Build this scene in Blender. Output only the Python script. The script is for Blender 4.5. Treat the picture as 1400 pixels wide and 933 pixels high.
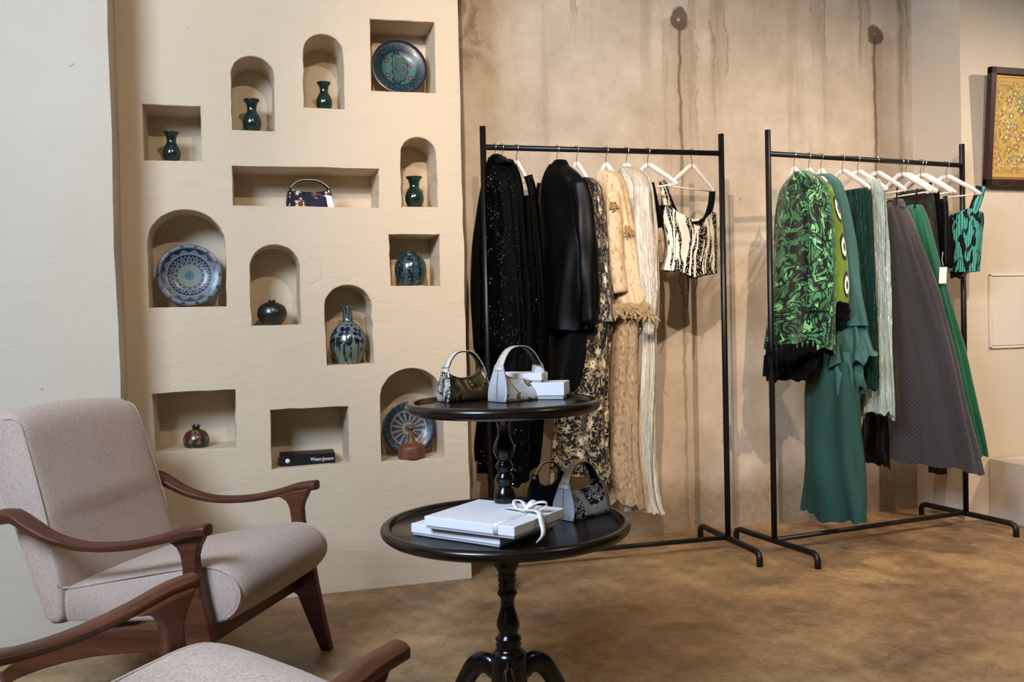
import bpy, bmesh, math, random
import numpy as np
from mathutils import Vector, Matrix

for _o in list(bpy.data.objects):
    bpy.data.objects.remove(_o)
SC = bpy.context.scene
COL = SC.collection
PI = math.pi
RNG = random.Random(7)

# ------------------------------------------------------------------ camera
FPX, TILT, ROLL, YAW, CAMH = 1251.4, math.radians(1.32), math.radians(1.324), math.radians(16.91), 1.10
def _cam_axes():
    c, s = math.cos(YAW), math.sin(YAW)
    fw = np.array([s, c, 0.0]); rt = np.array([c, -s, 0.0]); up = np.array([0, 0, 1.0])
    ct, st = math.cos(TILT), math.sin(TILT)
    fw2 = fw * ct - up * st; up2 = up * ct + fw * st
    cr, sr = math.cos(ROLL), math.sin(ROLL)
    return rt * cr - up2 * sr, up2 * cr + rt * sr, fw2
CR, CU, CW = _cam_axes()
CAM = np.array([0, 0, CAMH])
cam_data = bpy.data.cameras.new('camera')
cam_data.sensor_width = 36.0
cam_data.lens = FPX / 1400 * 36.0
cam_data.clip_start = 0.05
cam = bpy.data.objects.new('camera', cam_data)
COL.objects.link(cam)
_m = Matrix.Identity(4)
for i in range(3):
    _m[i][0] = CR[i]; _m[i][1] = CU[i]; _m[i][2] = -CW[i]; _m[i][3] = CAM[i]
cam.matrix_world = _m
SC.camera = cam

# ------------------------------------------------------------------ world, lights, exposure
SC.view_settings.view_transform = 'Standard'
SC.view_settings.look = 'None'
SC.view_settings.gamma = 1.0
SC.view_settings.use_curve_mapping = False
SC.view_settings.exposure = 0.0
world = bpy.data.worlds.new('world'); SC.world = world
world.use_nodes = True
world.node_tree.nodes['Background'].inputs[0].default_value = (0.95, 0.97, 1.0, 1)
world.node_tree.nodes['Background'].inputs[1].default_value = 0.03

def area_light(name, loc, target, size, size_y, power, color):
    d = bpy.data.lights.new(name, 'AREA'); d.shape = 'RECTANGLE'; d.size = size; d.size_y = size_y
    d.energy = power; d.color = color
    o = bpy.data.objects.new(name, d); COL.objects.link(o); o.location = loc
    o.rotation_euler = (Vector(target) - Vector(loc)).to_track_quat('-Z', 'Y').to_euler()
    return o
def spot_light(name, loc, target, power, color, angle, blend=0.6, radius=0.03):
    d = bpy.data.lights.new(name, 'SPOT'); d.energy = power; d.color = color
    d.spot_size = math.radians(angle); d.spot_blend = blend; d.shadow_soft_size = radius
    o = bpy.data.objects.new(name, d); COL.objects.link(o); o.location = loc
    o.rotation_euler = (Vector(target) - Vector(loc)).to_track_quat('-Z', 'Y').to_euler()
    return o
WARM = (1.0, 0.80, 0.65)
WARM2 = (1.0, 0.85, 0.71)
area_light('daylight_window', (-1.9, 0.3, 3.1), (-0.1, 2.4, 0.5), 1.3, 1.3, 255, (0.61, 0.765, 1.0))
spot_light('track_spot_niches', (0.55, 0.8, 3.2), (0.50, 3.8, 1.75), 125, WARM2, 62, 1.0)
spot_light('track_spot_rack', (-0.1, 0.2, 3.1), (1.75, 3.9, 1.65), 480, WARM, 46, 0.9)
spot_light('track_spot_rack_two', (1.6, 0.5, 3.2), (2.9, 3.9, 1.3), 370, WARM, 52, 0.9)
spot_light('track_spot_over_rack', (3.05, 3.66, 3.3), (2.95, 3.4, 0.0), 150, WARM, 56, 0.8)
spot_light('track_spot_floor', (2.9, 1.9, 3.3), (2.7, 2.6, 0.0), 150, WARM, 64, 1.0)
spot_light('track_spot_seating', (2.4, 0.6, 3.2), (0.1, 2.7, 0.6), 65, WARM, 50, 1.0, .3)
spot_light('track_spot_picture', (5.2, 1.6, 3.1), (3.8, 3.85, 1.4), 245, WARM2, 54, 0.9)

# ------------------------------------------------------------------ pixel helpers (a photo pixel at a known distance gives a point)
def ray(px, py):
    return CR * (px - 700) / FPX - CU * (py - 466.5) / FPX + CW
def at_y(px, py, y):
    d = ray(px, py); return CAM + d * (y / d[1])
def at_z(px, py, z):
    d = ray(px, py); return CAM + d * ((z - CAMH) / d[2])
def at_x(px, py, x):
    d = ray(px, py); return CAM + d * (x / d[0])
def at_d(px, py, dep):
    return CAM + ray(px, py) * dep
def depth(p):
    return float((np.array(p) - CAM) @ CW)

# ------------------------------------------------------------------ object helpers
def link(name, me, mat=None, parent=None):
    o = bpy.data.objects.new(name, me); COL.objects.link(o)
    if mat is not None and len(me.materials) == 0:
        me.materials.append(mat)
    if parent is not None:
        o.parent = parent
    return o
def smooth(me, on=True):
    me.polygons.foreach_set('use_smooth', [on] * len(me.polygons))
def mesh_from(verts, faces, sm=True, uvs=None):
    me = bpy.data.meshes.new('m')
    me.from_pydata([tuple(map(float, v)) for v in verts], [], faces)
    if uvs is not None:
        ul = me.uv_layers.new(name='UVMap')
        for lp in me.loops:
            ul.data[lp.index].uv = uvs[lp.vertex_index]
    if sm: smooth(me)
    me.update()
    return me
def from_bm(bm, sm=False):
    me = bpy.data.meshes.new('m'); bm.normal_update(); bm.to_mesh(me); bm.free()
    if sm: smooth(me)
    return me
def empty(name, loc=(0, 0, 0), rz=0.0):
    o = bpy.data.objects.new(name, None); COL.objects.link(o)
    o.location = loc; o.rotation_euler = (0, 0, rz); o.empty_display_size = 0.05
    return o
def tag(o, label=None, cat=None, group=None, kind=None):
    if label: o['label'] = label
    if cat: o['category'] = cat
    if group: o['group'] = group
    if kind: o['kind'] = kind
    return o
def bevel(o, w, seg=2, ang=35):
    b = o.modifiers.new('bevel', 'BEVEL'); b.width = w; b.segments = seg
    b.limit_method = 'ANGLE'; b.angle_limit = math.radians(ang); b.harden_normals = False
    return o
def box_me(sx, sy, sz, cx=0, cy=0, cz=0):
    v = []
    for z in (-.5, .5):
        for x, y in ((-.5, -.5), (.5, -.5), (.5, .5), (-.5, .5)):
            v.append((cx + x * sx, cy + y * sy, cz + z * sz))
    f = [(3, 2, 1, 0), (4, 5, 6, 7), (0, 1, 5, 4), (1, 2, 6, 5), (2, 3, 7, 6), (3, 0, 4, 7)]
    return mesh_from(v, f, sm=False)
def lathe_me(prof, n=40, cap=True):
    v, f = [], []
    for r, z in prof:
        for k in range(n):
            a = 2 * PI * k / n; v.append((r * math.cos(a), r * math.sin(a), z))
    for i in range(len(prof) - 1):
        for k in range(n):
            k2 = (k + 1) % n
            f.append((i * n + k, i * n + k2, (i + 1) * n + k2, (i + 1) * n + k))
    if cap:
        if prof[0][0] > 1e-4: f.append(tuple(range(n - 1, -1, -1)))
        if prof[-1][0] > 1e-4: f.append(tuple((len(prof) - 1) * n + k for k in range(n)))
    return mesh_from(v, f)
def catmull(pts, m):
    P = np.array(pts, float)
    t = np.concatenate([[0], np.cumsum(np.linalg.norm(np.diff(P[:, :3] if P.shape[1] >= 3 else P, axis=0), axis=1) + 1e-9)])
    ts = np.linspace(0, t[-1], m)
    n = len(P); tang = np.zeros_like(P)
    for i in range(n):
        a, b = max(i - 1, 0), min(i + 1, n - 1)
        tang[i] = (P[b] - P[a]) / (t[b] - t[a])
    out = []
    for x in ts:
        i = min(max(np.searchsorted(t, x) - 1, 0), n - 2)
        h = t[i + 1] - t[i]; s = (x - t[i]) / h
        out.append((2*s**3 - 3*s**2 + 1) * P[i] + (s**3 - 2*s**2 + s) * h * tang[i] + (-2*s**3 + 3*s**2) * P[i+1] + (s**3 - s**2) * h * tang[i+1])
    return np.array(out)
def tube_me(pts, radii, n=12, m=None, flat=1.0, up=(0, 0, 1), uvscale=None, cap=True, wob=0.0, seed=0):
    """tube through pts; flat = ratio of the second radius; up steers the flat direction"""
    P = np.array(pts, float)
    rr = np.array(radii, float) if hasattr(radii, '__len__') else np.full(len(P), float(radii))
    if m:
        Q = catmull(np.column_stack([P, rr]), m); P, rr = Q[:, :3], np.maximum(Q[:, 3], 1e-4)
    N = len(P); v, f, uv = [], [], []
    T = np.gradient(P, axis=0)
    T /= np.linalg.norm(T, axis=1)[:, None] + 1e-12
    u0 = np.array(up, float); prev = None; length = 0
    rs = np.random.RandomState(seed); ph = rs.rand(4) * 6.28
    for i in range(N):
        if i: length += np.linalg.norm(P[i] - P[i-1])
        ref = u0 if prev is None else prev
        s = ref - T[i] * (ref @ T[i])
        if np.linalg.norm(s) < 1e-4: s = np.cross(T[i], [1, 0.3, 0.2])
        s /= np.linalg.norm(s); prev = s
        b = np.cross(T[i], s)
        for k in range(n):
            a = 2 * PI * k / n
            w = 1 + wob * (math.sin(3 * a + ph[0] + i * .21) + .7 * math.sin(5 * a + ph[1] - i * .17) + .6 * math.sin(i * .8 + ph[2] + a))
            v.append(P[i] + rr[i] * w * (s * math.cos(a) * flat + b * math.sin(a)))
            uv.append((k / n * 2 * PI * (uvscale or rr[i]), -length if uvscale is None else -length))
    for i in range(N - 1):
        for k in range(n):
            k2 = (k + 1) % n
            f.append((i*n + k, i*n + k2, (i+1)*n + k2, (i+1)*n + k))
    if cap:
        f.append(tuple(range(n - 1, -1, -1))); f.append(tuple((N-1)*n + k for k in range(n)))
    return mesh_from(v, f, uvs=uv)
def slab_me(outline, t0, t1):
    """outline (s,z) extruded along y from t0 to t1"""
    bm = bmesh.new()
    a = [bm.verts.new((s, t0, z)) for s, z in outline]; b = [bm.verts.new((s, t1, z)) for s, z in outline]
    n = len(outline)
    bm.faces.new(a); bm.faces.new(b[::-1])
    for i in range(n):
        j = (i + 1) % n
        bm.faces.new((a[j], a[i], b[i], b[j]))
    bmesh.ops.recalc_face_normals(bm, faces=bm.faces[:])
    return from_bm(bm)
def loft_me(rings, closed_ends=True, uvs=None):
    n = len(rings[0]); v = [p for r in rings for p in r]; f = []
    for i in range(len(rings) - 1):
        for k in range(n):
            k2 = (k + 1) % n
            f.append((i*n + k, i*n + k2, (i+1)*n + k2, (i+1)*n + k))
    if closed_ends:
        f.append(tuple(range(n - 1, -1, -1))); f.append(tuple((len(rings)-1)*n + k for k in range(n)))
    return mesh_from(v, f, uvs=uvs)

# ------------------------------------------------------------------ node helpers
def srgb(h):
    h = h.lstrip('#'); c = [int(h[i:i+2], 16) / 255 for i in (0, 2, 4)]
    return tuple(x / 12.92 if x <= .04045 else ((x + .055) / 1.055) ** 2.4 for x in c) + (1.0,)
class S:
    def __init__(s, g, k): s.g, s.k = g, k
    def __add__(s, o): return s.g.math('ADD', s, o)
    __radd__ = __add__
    def __mul__(s, o): return s.g.math('MULTIPLY', s, o)
    __rmul__ = __mul__
    def __sub__(s, o): return s.g.math('SUBTRACT', s, o)
    def __rsub__(s, o): return s.g.math('SUBTRACT', o, s)
    def __truediv__(s, o): return s.g.math('DIVIDE', s, o)
    def sin(s): return s.g.math('SINE', s)
    def cos(s): return s.g.math('COSINE', s)
    def abs(s): return s.g.math('ABSOLUTE', s)
    def frac(s): return s.g.math('FRACT', s)
    def lt(s, o): return s.g.math('LESS_THAN', s, o)
    def gt(s, o): return s.g.math('GREATER_THAN', s, o)
    def pow(s, o): return s.g.math('POWER', s, o)
    def min(s, o): return s.g.math('MINIMUM', s, o)
    def max(s, o): return s.g.math('MAXIMUM', s, o)
    def sat(s): return s.max(0.0).min(1.0)
    def step(s, a, b): return ((s - a) / (b - a)).sat()
class Mat:
    def __init__(s, name, rough=0.6, metal=0.0, spec=None, color=None, sheen=0.0, coat=0.0):
        s.m = bpy.data.materials.new(name); s.m.use_nodes = True; s.t = s.m.node_tree
        s.p = s.t.nodes['Principled BSDF']
        s.p.inputs['Roughness'].default_value = rough; s.p.inputs['Metallic'].default_value = metal
        if spec is not None: s.p.inputs['Specular IOR Level'].default_value = spec
        if color: s.p.inputs['Base Color'].default_value = srgb(color) if isinstance(color, str) else color
        if sheen: s.p.inputs['Sheen Weight'].default_value = sheen
        if coat: s.p.inputs['Coat Weight'].default_value = coat; s.p.inputs['Coat Roughness'].default_value = .15
        s._tc = None
    def node(s, typ, **kw):
        n = s.t.nodes.new(typ)
        for k, v in kw.items(): setattr(n, k, v)
        return n
    def set(s, sock, v):
        if isinstance(v, S): s.t.links.new(v.k, sock)
        elif isinstance(v, bpy.types.NodeSocket): s.t.links.new(v, sock)
        elif isinstance(v, str): sock.default_value = srgb(v)
        else: sock.default_value = v
    def math(s, op, a, b=None):
        n = s.node('ShaderNodeMath', operation=op); s.set(n.inputs[0], a)
        if b is not None: s.set(n.inputs[1], b)
        return S(s, n.outputs[0])
    def tc(s, which='Object'):
        if s._tc is None: s._tc = s.node('ShaderNodeTexCoord')
        return S(s, s._tc.outputs[which])
    def map(s, v, scale=(1, 1, 1), loc=(0, 0, 0), rot=(0, 0, 0)):
        n = s.node('ShaderNodeMapping'); s.set(n.inputs[0], v)
        n.inputs['Location'].default_value = loc; n.inputs['Rotation'].default_value = rot; n.inputs['Scale'].default_value = scale
        return S(s, n.outputs[0])
    def sep(s, v):
        n = s.node('ShaderNodeSeparateXYZ'); s.set(n.inputs[0], v)
        return [S(s, n.outputs[i]) for i in range(3)]
    def comb(s, x, y, z=0.0):
        n = s.node('ShaderNodeCombineXYZ')
        for i, q in enumerate((x, y, z)): s.set(n.inputs[i], q)
        return S(s, n.outputs[0])
    def noise(s, v, scale, detail=4.0, rough=.55, dist=0.0, color=False):
        n = s.node('ShaderNodeTexNoise'); s.set(n.inputs['Vector'], v)
        n.inputs['Scale'].default_value = scale; n.inputs['Detail'].default_value = detail
        n.inputs['Roughness'].default_value = rough; n.inputs['Distortion'].default_value = dist
        return S(s, n.outputs['Color' if color else 'Fac'])
    def vor(s, v, scale, feature='F1', rand=1.0, dims='3D'):
        n = s.node('ShaderNodeTexVoronoi', feature=feature, voronoi_dimensions=dims); s.set(n.inputs['Vector'], v)
        n.inputs['Scale'].default_value = scale; n.inputs['Randomness'].default_value = rand
        return n
    def mix(s, f, a, b):
        n = s.node('ShaderNodeMix', data_type='RGBA'); s.set(n.inputs[0], f); s.set(n.inputs[6], a); s.set(n.inputs[7], b)
        return S(s, n.outputs[2])
    def ramp(s, f, stops):
        n = s.node('ShaderNodeValToRGB'); s.set(n.inputs[0], f)
        el = n.color_ramp.elements
        while len(el) < len(stops): el.new(0.5)
        for e, (p, c) in zip(el, stops):
            e.position = p; e.color = srgb(c) if isinstance(c, str) else (c, c, c, 1)
        return S(s, n.outputs[0])
    def bump(s, h, strength=.3, dist=.01):
        n = s.node('ShaderNodeBump'); s.set(n.inputs['Height'], h)
        n.inputs['Strength'].default_value = strength; n.inputs['Distance'].default_value = dist
        if s.p.inputs['Normal'].is_linked:
            s.t.links.new(s.p.inputs['Normal'].links[0].from_socket, n.inputs['Normal'])
        s.t.links.new(n.outputs[0], s.p.inputs['Normal'])
    def color(s, c): s.set(s.p.inputs['Base Color'], c); return s
    def rough(s, r): s.set(s.p.inputs['Roughness'], r); return s
    def warp(s, v, scale, amt, detail=2.0):
        nz = s.noise(v, scale, detail, color=True)
        a = s.node('ShaderNodeVectorMath', operation='SUBTRACT'); s.set(a.inputs[0], nz); a.inputs[1].default_value = (.5, .5, .5)
        b = s.node('ShaderNodeVectorMath', operation='SCALE'); s.t.links.new(a.outputs[0], b.inputs[0]); b.inputs['Scale'].default_value = amt
        c = s.node('ShaderNodeVectorMath', operation='ADD'); s.set(c.inputs[0], v); s.t.links.new(b.outputs[0], c.inputs[1])
        return S(s, c.outputs[0])
    def flower(s, v, scale, petals=5, size=.42, rand=.8):
        """petalled blossoms scattered over 2D coordinates: returns (mask, distance from the heart)"""
        n = s.vor(v, scale, rand=rand, dims='2D')
        sc = s.node('ShaderNodeVectorMath', operation='SUBTRACT'); s.set(sc.inputs[0], v)
        s.t.links.new(n.outputs['Position'], sc.inputs[1])
        x, y, z = s.sep(S(s, sc.outputs[0]))
        rnd = s.sep(S(s, n.outputs['Color']))
        ang = s.math('ARCTAN2', y, x)
        r = (x * x + y * y).pow(.5) * scale
        lim = (((ang + rnd[0] * 6.28) * (petals / 2)).cos().abs() * .62 + .38) * (rnd[1] * .5 + .7) * size
        return r.lt(lim), r
    def polar(s, v):
        x, y, z = s.sep(v)
        return (x * x + y * y).pow(.5), s.math('ARCTAN2', y, x)

# ------------------------------------------------------------------ surface materials
def plaster(name, base, dark, rough=.75, seed=0.0, bump=.5):
    m = Mat(name, rough, spec=.25); c = m.map(m.tc(), loc=(seed, seed * .7, seed * .3))
    big = m.noise(c, 1.3, 5, .6); fine = m.noise(c, 9, 6, .6)
    col = m.mix((big * 1.6 - .45 + (fine - .5) * .5).sat(), dark, base)
    pits = m.vor(m.warp(c, 4, .3), 5.5).outputs['Distance']
    spk = m.noise(c, 60, 2); col = m.mix(S(m, pits).lt(.028) * .55, col, '#8a7355')
    m.color(col)
    trowel = m.noise(m.map(c, (1.2, 1.2, 3.2)), 4, 6, .65, 1.2)
    ridge = m.noise(m.warp(c, 3, .35), 2.6, 3, .5)
    cr = (ridge - .5).abs().step(.0, .012)
    area = m.noise(c, 2.2, 2).step(.56, .64)
    m.bump(trowel * .6 + fine * .3 + (1 - area * (1 - cr)) * .25, bump, .012)
    return m.m
M = {}
M['plaster_cream'] = plaster('plaster_cream', '#d6c5ab', '#cdba9d', seed=0)
M['plaster_white'] = plaster('plaster_white', '#cbc0ae', '#c2b6a2', seed=3.1, bump=.35)
M['plaster_right'] = plaster('plaster_right', '#e6d8c2', '#dccdb5', seed=7.7, bump=.35)

def concrete_wall():
    m = Mat('raw_concrete', .8, spec=.25); c = m.tc(); x, y, z = m.sep(c)
    big = m.noise(c, 1.1, 6, .6); med = m.noise(c, 5, 7, .65); fine = m.noise(c, 40, 4, .6)
    col = m.ramp(big * .55 + med * .45, [(.36, '#b09f89'), (.5, '#c4b49d'), (.64, '#d6c9b4')])
    st = m.noise(m.map(c, (3.5, 3.5, .22)), 2.2, 6, .6)
    top = z.step(1.3, 2.7)
    col = m.mix((st.step(.55, .72) * (top * .42 + .10)).sat(), col, '#85714f')
    # drip lines that run down from the tie holes, and the tie holes themselves
    wob = (m.noise(c, 7, 4) - .5) * .05
    for x0, z0, w in ((2.195, 2.60, .013), (3.368, 2.60, .013)):
        dx = (x + wob - x0)
        line = 1 - dx.abs().step(w * .25, w)
        halo = 1 - (dx + (st - .5) * .2).abs().step(.02, .10)
        up = z.lt(z0)
        fall = (z - .3).step(.0, 1.9) * .55 + .45
        col = m.mix((halo * up * top * .5).sat(), col, '#8a7048')
        col = m.mix((line * up * fall * .75).sat(), col, '#5c4c36')
        rr = (dx * dx * 1.4 + (z + wob - z0) * (z + wob - z0)).pow(.5) + (med - .5) * .08
        col = m.mix((1 - rr.step(.055, .066)) * .9, col, '#5d4f3c')
        col = m.mix((1 - rr.step(.006, .013)), col, '#b3a58c')
    # patches where water once ran from the pour joint above
    for x0, w, zb in ((2.42, .05, 2.25), (2.27, .03, 2.0), (3.02, .05, 2.45), (3.30, .035, 2.4), (1.62, .02, 2.5), (3.56, .03, 2.3)):
        dx = (x + wob * 1.6 - x0)
        pm = (1 - (dx + (st - .5) * .12).abs().step(w * .5, w * 1.1)) * (z + (st - .5) * 1.1 + (med - .5) * .5).step(zb, zb + .18)
        col = m.mix((pm * .30).sat(), col, '#7d6747')
        ed = 1 - (dx.abs() - w * .8 + (med - .5) * .06).abs().step(.0, .008)
        col = m.mix((ed * (z + (st - .5) * .8).step(zb - .1, zb + .2) * med.gt(.47) * .45).sat(), col, '#5f4c33')
    # board joint near the pier
    dx = (x + wob * .3 - 3.535); col = m.mix((1 - dx.abs().step(.004, .03)) * (z.step(.2, 2.6) * .35 + .12), col, '#6e5c42')
    # fine vertical scratches
    sc = m.noise(m.map(c, (60, 60, 1.6)), 1.0, 2, .5); col = m.mix(sc.step(.70, .76) * m.noise(c, 2.5, 2).step(.5, .6) * .5, col, '#6f5f47')
    # brown water stain in the corner beside the niche wall
    cor = (1 - (x + (med - .5) * .5).step(.98, 1.28)) * (z + (big - .5) * .6).step(2.15, 2.5)
    col = m.mix((cor * (m.noise(c, 6, 5, .6, 1.5)).step(.44, .56) * .8).sat(), col, '#6e5530')
    # hairline cracks
    rid = (m.noise(m.map(c, (2.2, 2.2, .22)), 1.7, 3, .5, .2) - .5).abs().step(.0, .003)
    ar = m.noise(c, 1.6, 2).step(.62, .68)
    col = m.mix((1 - rid) * ar * .6, col, '#6b5a40')
    # scars, knocks and the honeycombed strip along the foot
    pit = S(m, m.vor(m.warp(c, 6, .2), 3.2).outputs['Distance'])
    col = m.mix((pit + (med - .5) * .05).lt(.028) * .8, col, '#5e5140')
    foot = 1 - (z + (med - .5) * .22).step(.16, .34)
    peb = m.noise(c, 34, 5, .7, .6)
    col = m.mix(foot * .7, col, m.mix(peb.step(.35, .65), '#8f7b5c', '#6f5e45'))
    col = m.mix((fine - .5).abs() * .5, col, '#8c7756')
    m.color(col)
    m.bump(med * .5 + fine * .25 + foot * peb * .8 + (st - .5) * .3, .45, .012)
    return m.m
M['concrete'] = concrete_wall()

def floor_mat():
    m = Mat('polished_concrete', .4, spec=.4); c = m.tc()
    big = m.noise(c, 0.9, 6, .62, .5); med = m.noise(c, 3.6, 7, .68); fine = m.noise(c, 60, 3, .6)
    col = m.ramp(big * .5 + med * .5, [(.35, '#67503a'), (.47, '#90714f'), (.55, '#ab885d'), (.66, '#c2a374')])
    sp = m.vor(c, 55); d = S(m, sp.outputs['Distance']); rc = m.sep(S(m, sp.outputs['Color']))[0]
    col = m.mix(d.lt(.24) * rc.gt(.8) * .55, col, '#3e3220')
    col = m.mix(d.lt(.2) * rc.lt(.06) * .6, col, '#c9b48c')
    patch = m.noise(m.map(c, (1, 1, 1), (4, 2, 0)), 2.1, 5, .6)
    col = m.mix(patch.step(.64, .7) * .55, col, '#51483c')
    col = m.mix((fine - .5).abs() * .9, col, '#6b5538')
    mot = m.noise(c, 14, 6, .7, .4); col = m.mix((mot.step(.5, .75) * .5).sat(), col, '#5f4f38'); col = m.mix((mot.step(.5, .3) * .35).sat(), col, '#bda67e')
    m.color(col); m.rough(med * .35 + .26)
    m.bump(med * .4 + fine * .2, .12, .006)
    return m.m
M['floor'] = floor_mat()

def wood(name, a, b, rough=.38, axis=0, scale=1.0):
    m = Mat(name, rough, spec=.45); c = m.tc()
    sc = [38, 38, 38]; sc[axis] = 2.2
    g = m.noise(m.map(c, tuple(k * scale for k in sc)), 1.0, 5, .6, .6); f = m.noise(c, 90, 2)
    m.color(m.mix((g * 1.5 - .3 + (f - .5) * .25).sat(), a, b)); m.rough(g * .2 + rough - .1)
    m.bump(g, .08, .002)
    return m.m
M['walnut'] = wood('walnut_stain', '#2c130a', '#6a3a22', .4)
M['frame_wood'] = wood('dark_frame_wood', '#1f0f08', '#4a2818', .42, axis=2)
def fabric(name, a, b, sheen=.15, scale=420):
    m = Mat(name, .9, spec=.15, sheen=sheen); c = m.tc()
    w = m.noise(c, scale, 2, .6); w2 = m.noise(m.map(c, (1, 1, 6)), scale * .35, 2, .6); big = m.noise(c, 6, 3)
    m.color(m.mix(((w - .5) * 1.7 + (w2 - .5) * 1.7 + .5 + (big - .5) * .25).sat(), a, b)); m.bump(w + w2, .25, .0015)
    return m.m
M['chair_fabric'] = fabric('heather_fabric', '#9b8577', '#cdb9ab')
M['piping'] = fabric('piping_fabric', '#a38f82', '#c0ada0')
M['lacquer'] = Mat('black_lacquer', .2, spec=.5, color='#0d0807').m
M['lacquer_top'] = Mat('black_lacquer_top', .26, spec=.5, color='#140e0a').m
M['rack_metal'] = Mat('black_powder_coat', .42, spec=.45, color='#0e0d0d').m
M['steel'] = Mat('polished_steel', .22, metal=1.0, color='#c9c6c0').m
M['hanger_white'] = Mat('white_lacquered_wood', .38, spec=.4, color='#e6ddd1').m
M['white_card'] = Mat('white_card', .5, spec=.3, color='#f0eef0').m
M['card_shade'] = Mat('grey_card_edge', .6, spec=.2, color='#b9b7bb').m
M['ribbon'] = Mat('white_satin_ribbon', .35, spec=.4, color='#f4f0ea', sheen=.2).m
M['tag_paper'] = Mat('white_tag_paper', .7, color='#f3efe9').m
M['tag_print'] = Mat('grey_tag_print', .8, color='#8e8880').m
M['black_plastic'] = Mat('black_plastic', .4, color='#0c0b0a').m
M['panel_paint'] = Mat('cream_panel_paint', .6, spec=.3, color='#e6dcc8').m
M['plinth_paint'] = Mat('warm_grey_plinth_paint', .7, spec=.25, color='#cbbfae').m

# ------------------------------------------------------------------ the setting
YN, YC, CEIL = 3.78, 4.20, 3.45           # niche wall, concrete wall
def struct(name, me, mat):
    return tag(link(name, me, mat), kind='structure')
struct('floor', box_me(11, 9.6, .1, 1.0, .0, -.05), M['floor'])
struct('ceiling', box_me(11, 9.6, .1, 1.0, .0, CEIL + .05), M['plaster_right'])

def wobble_box(x0, x1, y0, y1, z0, z1, amp=.004, seed=1, n=40):
    """box whose vertical edges wander a little, like hand-finished plaster"""
    rs = np.random.RandomState(seed)
    def w():
        k = rs.randn(n + 1); k = np.convolve(k, np.ones(5) / 5, 'same'); return k * amp
    zs = np.linspace(z0, z1, n + 1); cs = [(x0, y0), (x1, y0), (x1, y1), (x0, y1)]; dx = [w() for _ in cs]
    rings = [[(cx + dx[i][k], cy, z) for i, (cx, cy) in enumerate(cs)] for k, z in enumerate(zs)]
    me = loft_me(rings); smooth(me, False); return me
YP = 3.55
struct('wall_left', wobble_box(-4.5, -.397, YP, 4.3, 0, CEIL, .004, 3), M['plaster_white'])
struct('wall_back', box_me(3.7, .25, CEIL, 2.4, YC + .125, CEIL / 2), M['concrete'])
XR, YR = 3.612, 3.85
struct('wall_right', wobble_box(XR, 6.5, YR, 4.4, 0, CEIL, .004, 9), M['plaster_right'])

def niche_outline(kind, px):
    if kind == 'rect':
        tl, tr, br, bl = [at_y(*q, YN) for q in px]
        cor = [(q[0], q[2]) for q in (bl, br, tr, tl)]
        out = []
        rs = np.random.RandomState(int(abs(px[0][0] * 7)) % 9999)
        for i in range(4):
            a, b = np.array(cor[i]), np.array(cor[(i + 1) % 4])
            for k in range(8):
                p = a + (b - a) * k / 8
                out.append(tuple(p + rs.randn(2) * .0007))
        return out
    (l, r, top, bot, bl, br) = px
    P = at_y((l + r) / 2, top, YN); zt = P[2]
    zl = at_y(bl, bot, YN); zr = at_y(br, bot, YN)
    zb = (zl[2] + zr[2]) / 2
    zs_px = top + (r - l) * .5
    xl, xr = at_y(l, zs_px, YN)[0], at_y(r, zs_px, YN)[0]
    cx, hw = (xl + xr) / 2, (xr - xl) / 2; zs = zt - hw * .95
    rs = np.random.RandomState(int(l * 3))
    out = [(zl[0], zb), ((zl[0] + zr[0]) / 2, zb), (zr[0], zb)]
    for k in range(1, 6): out.append((zr[0] + (xr - zr[0]) * k / 6 + rs.randn() * .0012, zb + (zs - zb) * k / 6))
    for k in range(0, 25):
        a = PI * k / 24; out.append((cx + hw * math.cos(a) + rs.randn() * .0008, zs + (zt - zs) * math.sin(a) ** .96))
    for k in range(1, 6): out.append((xl + (zl[0] - xl) * k / 6 + rs.randn() * .0012, zs + (zb - zs) * k / 6))
    return out
NICHES = {
    'vase_square': ('rect', [(195, 143), (274, 146), (276, 220), (197, 219)], .20),
    'blue_plate': ('rect', [(506, 26), (594, 31), (596, 127), (508, 124)], .19),
    'long': ('rect', [(318, 227), (518, 231), (518, 284), (319, 281)], .20),
    'pot': ('rect', [(532, 321), (601, 321), (602, 391), (535, 391)], .20),
    'pomegranate': ('rect', [(208, 539), (322, 533), (323, 613), (213, 618)], .22),
    'book': ('rect', [(370, 561), (476, 556), (478, 634), (372, 643)], .22),
    'vase_a': ('arch', (316, 375, 77, 178.5, 317.5, 376), .20),
    'vase_b': ('arch', (415, 469.5, 47, 148, 415.5, 471), .22),
    'vase_c': ('arch', (548, 596.5, 188, 283, 549, 599), .20),
    'star_plate': ('arch', (202, 308, 287, 420, 204, 310), .20),
    'dark_pot': ('arch', (342, 410, 335, 445, 344, 411.5), .20),
    'bottle': ('arch', (444, 508, 390, 499, 447, 511), .20),
    'wheel_plate': ('arch', (520, 605, 504, 629, 521.5, 608), .20),
}
NI = {}
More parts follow.
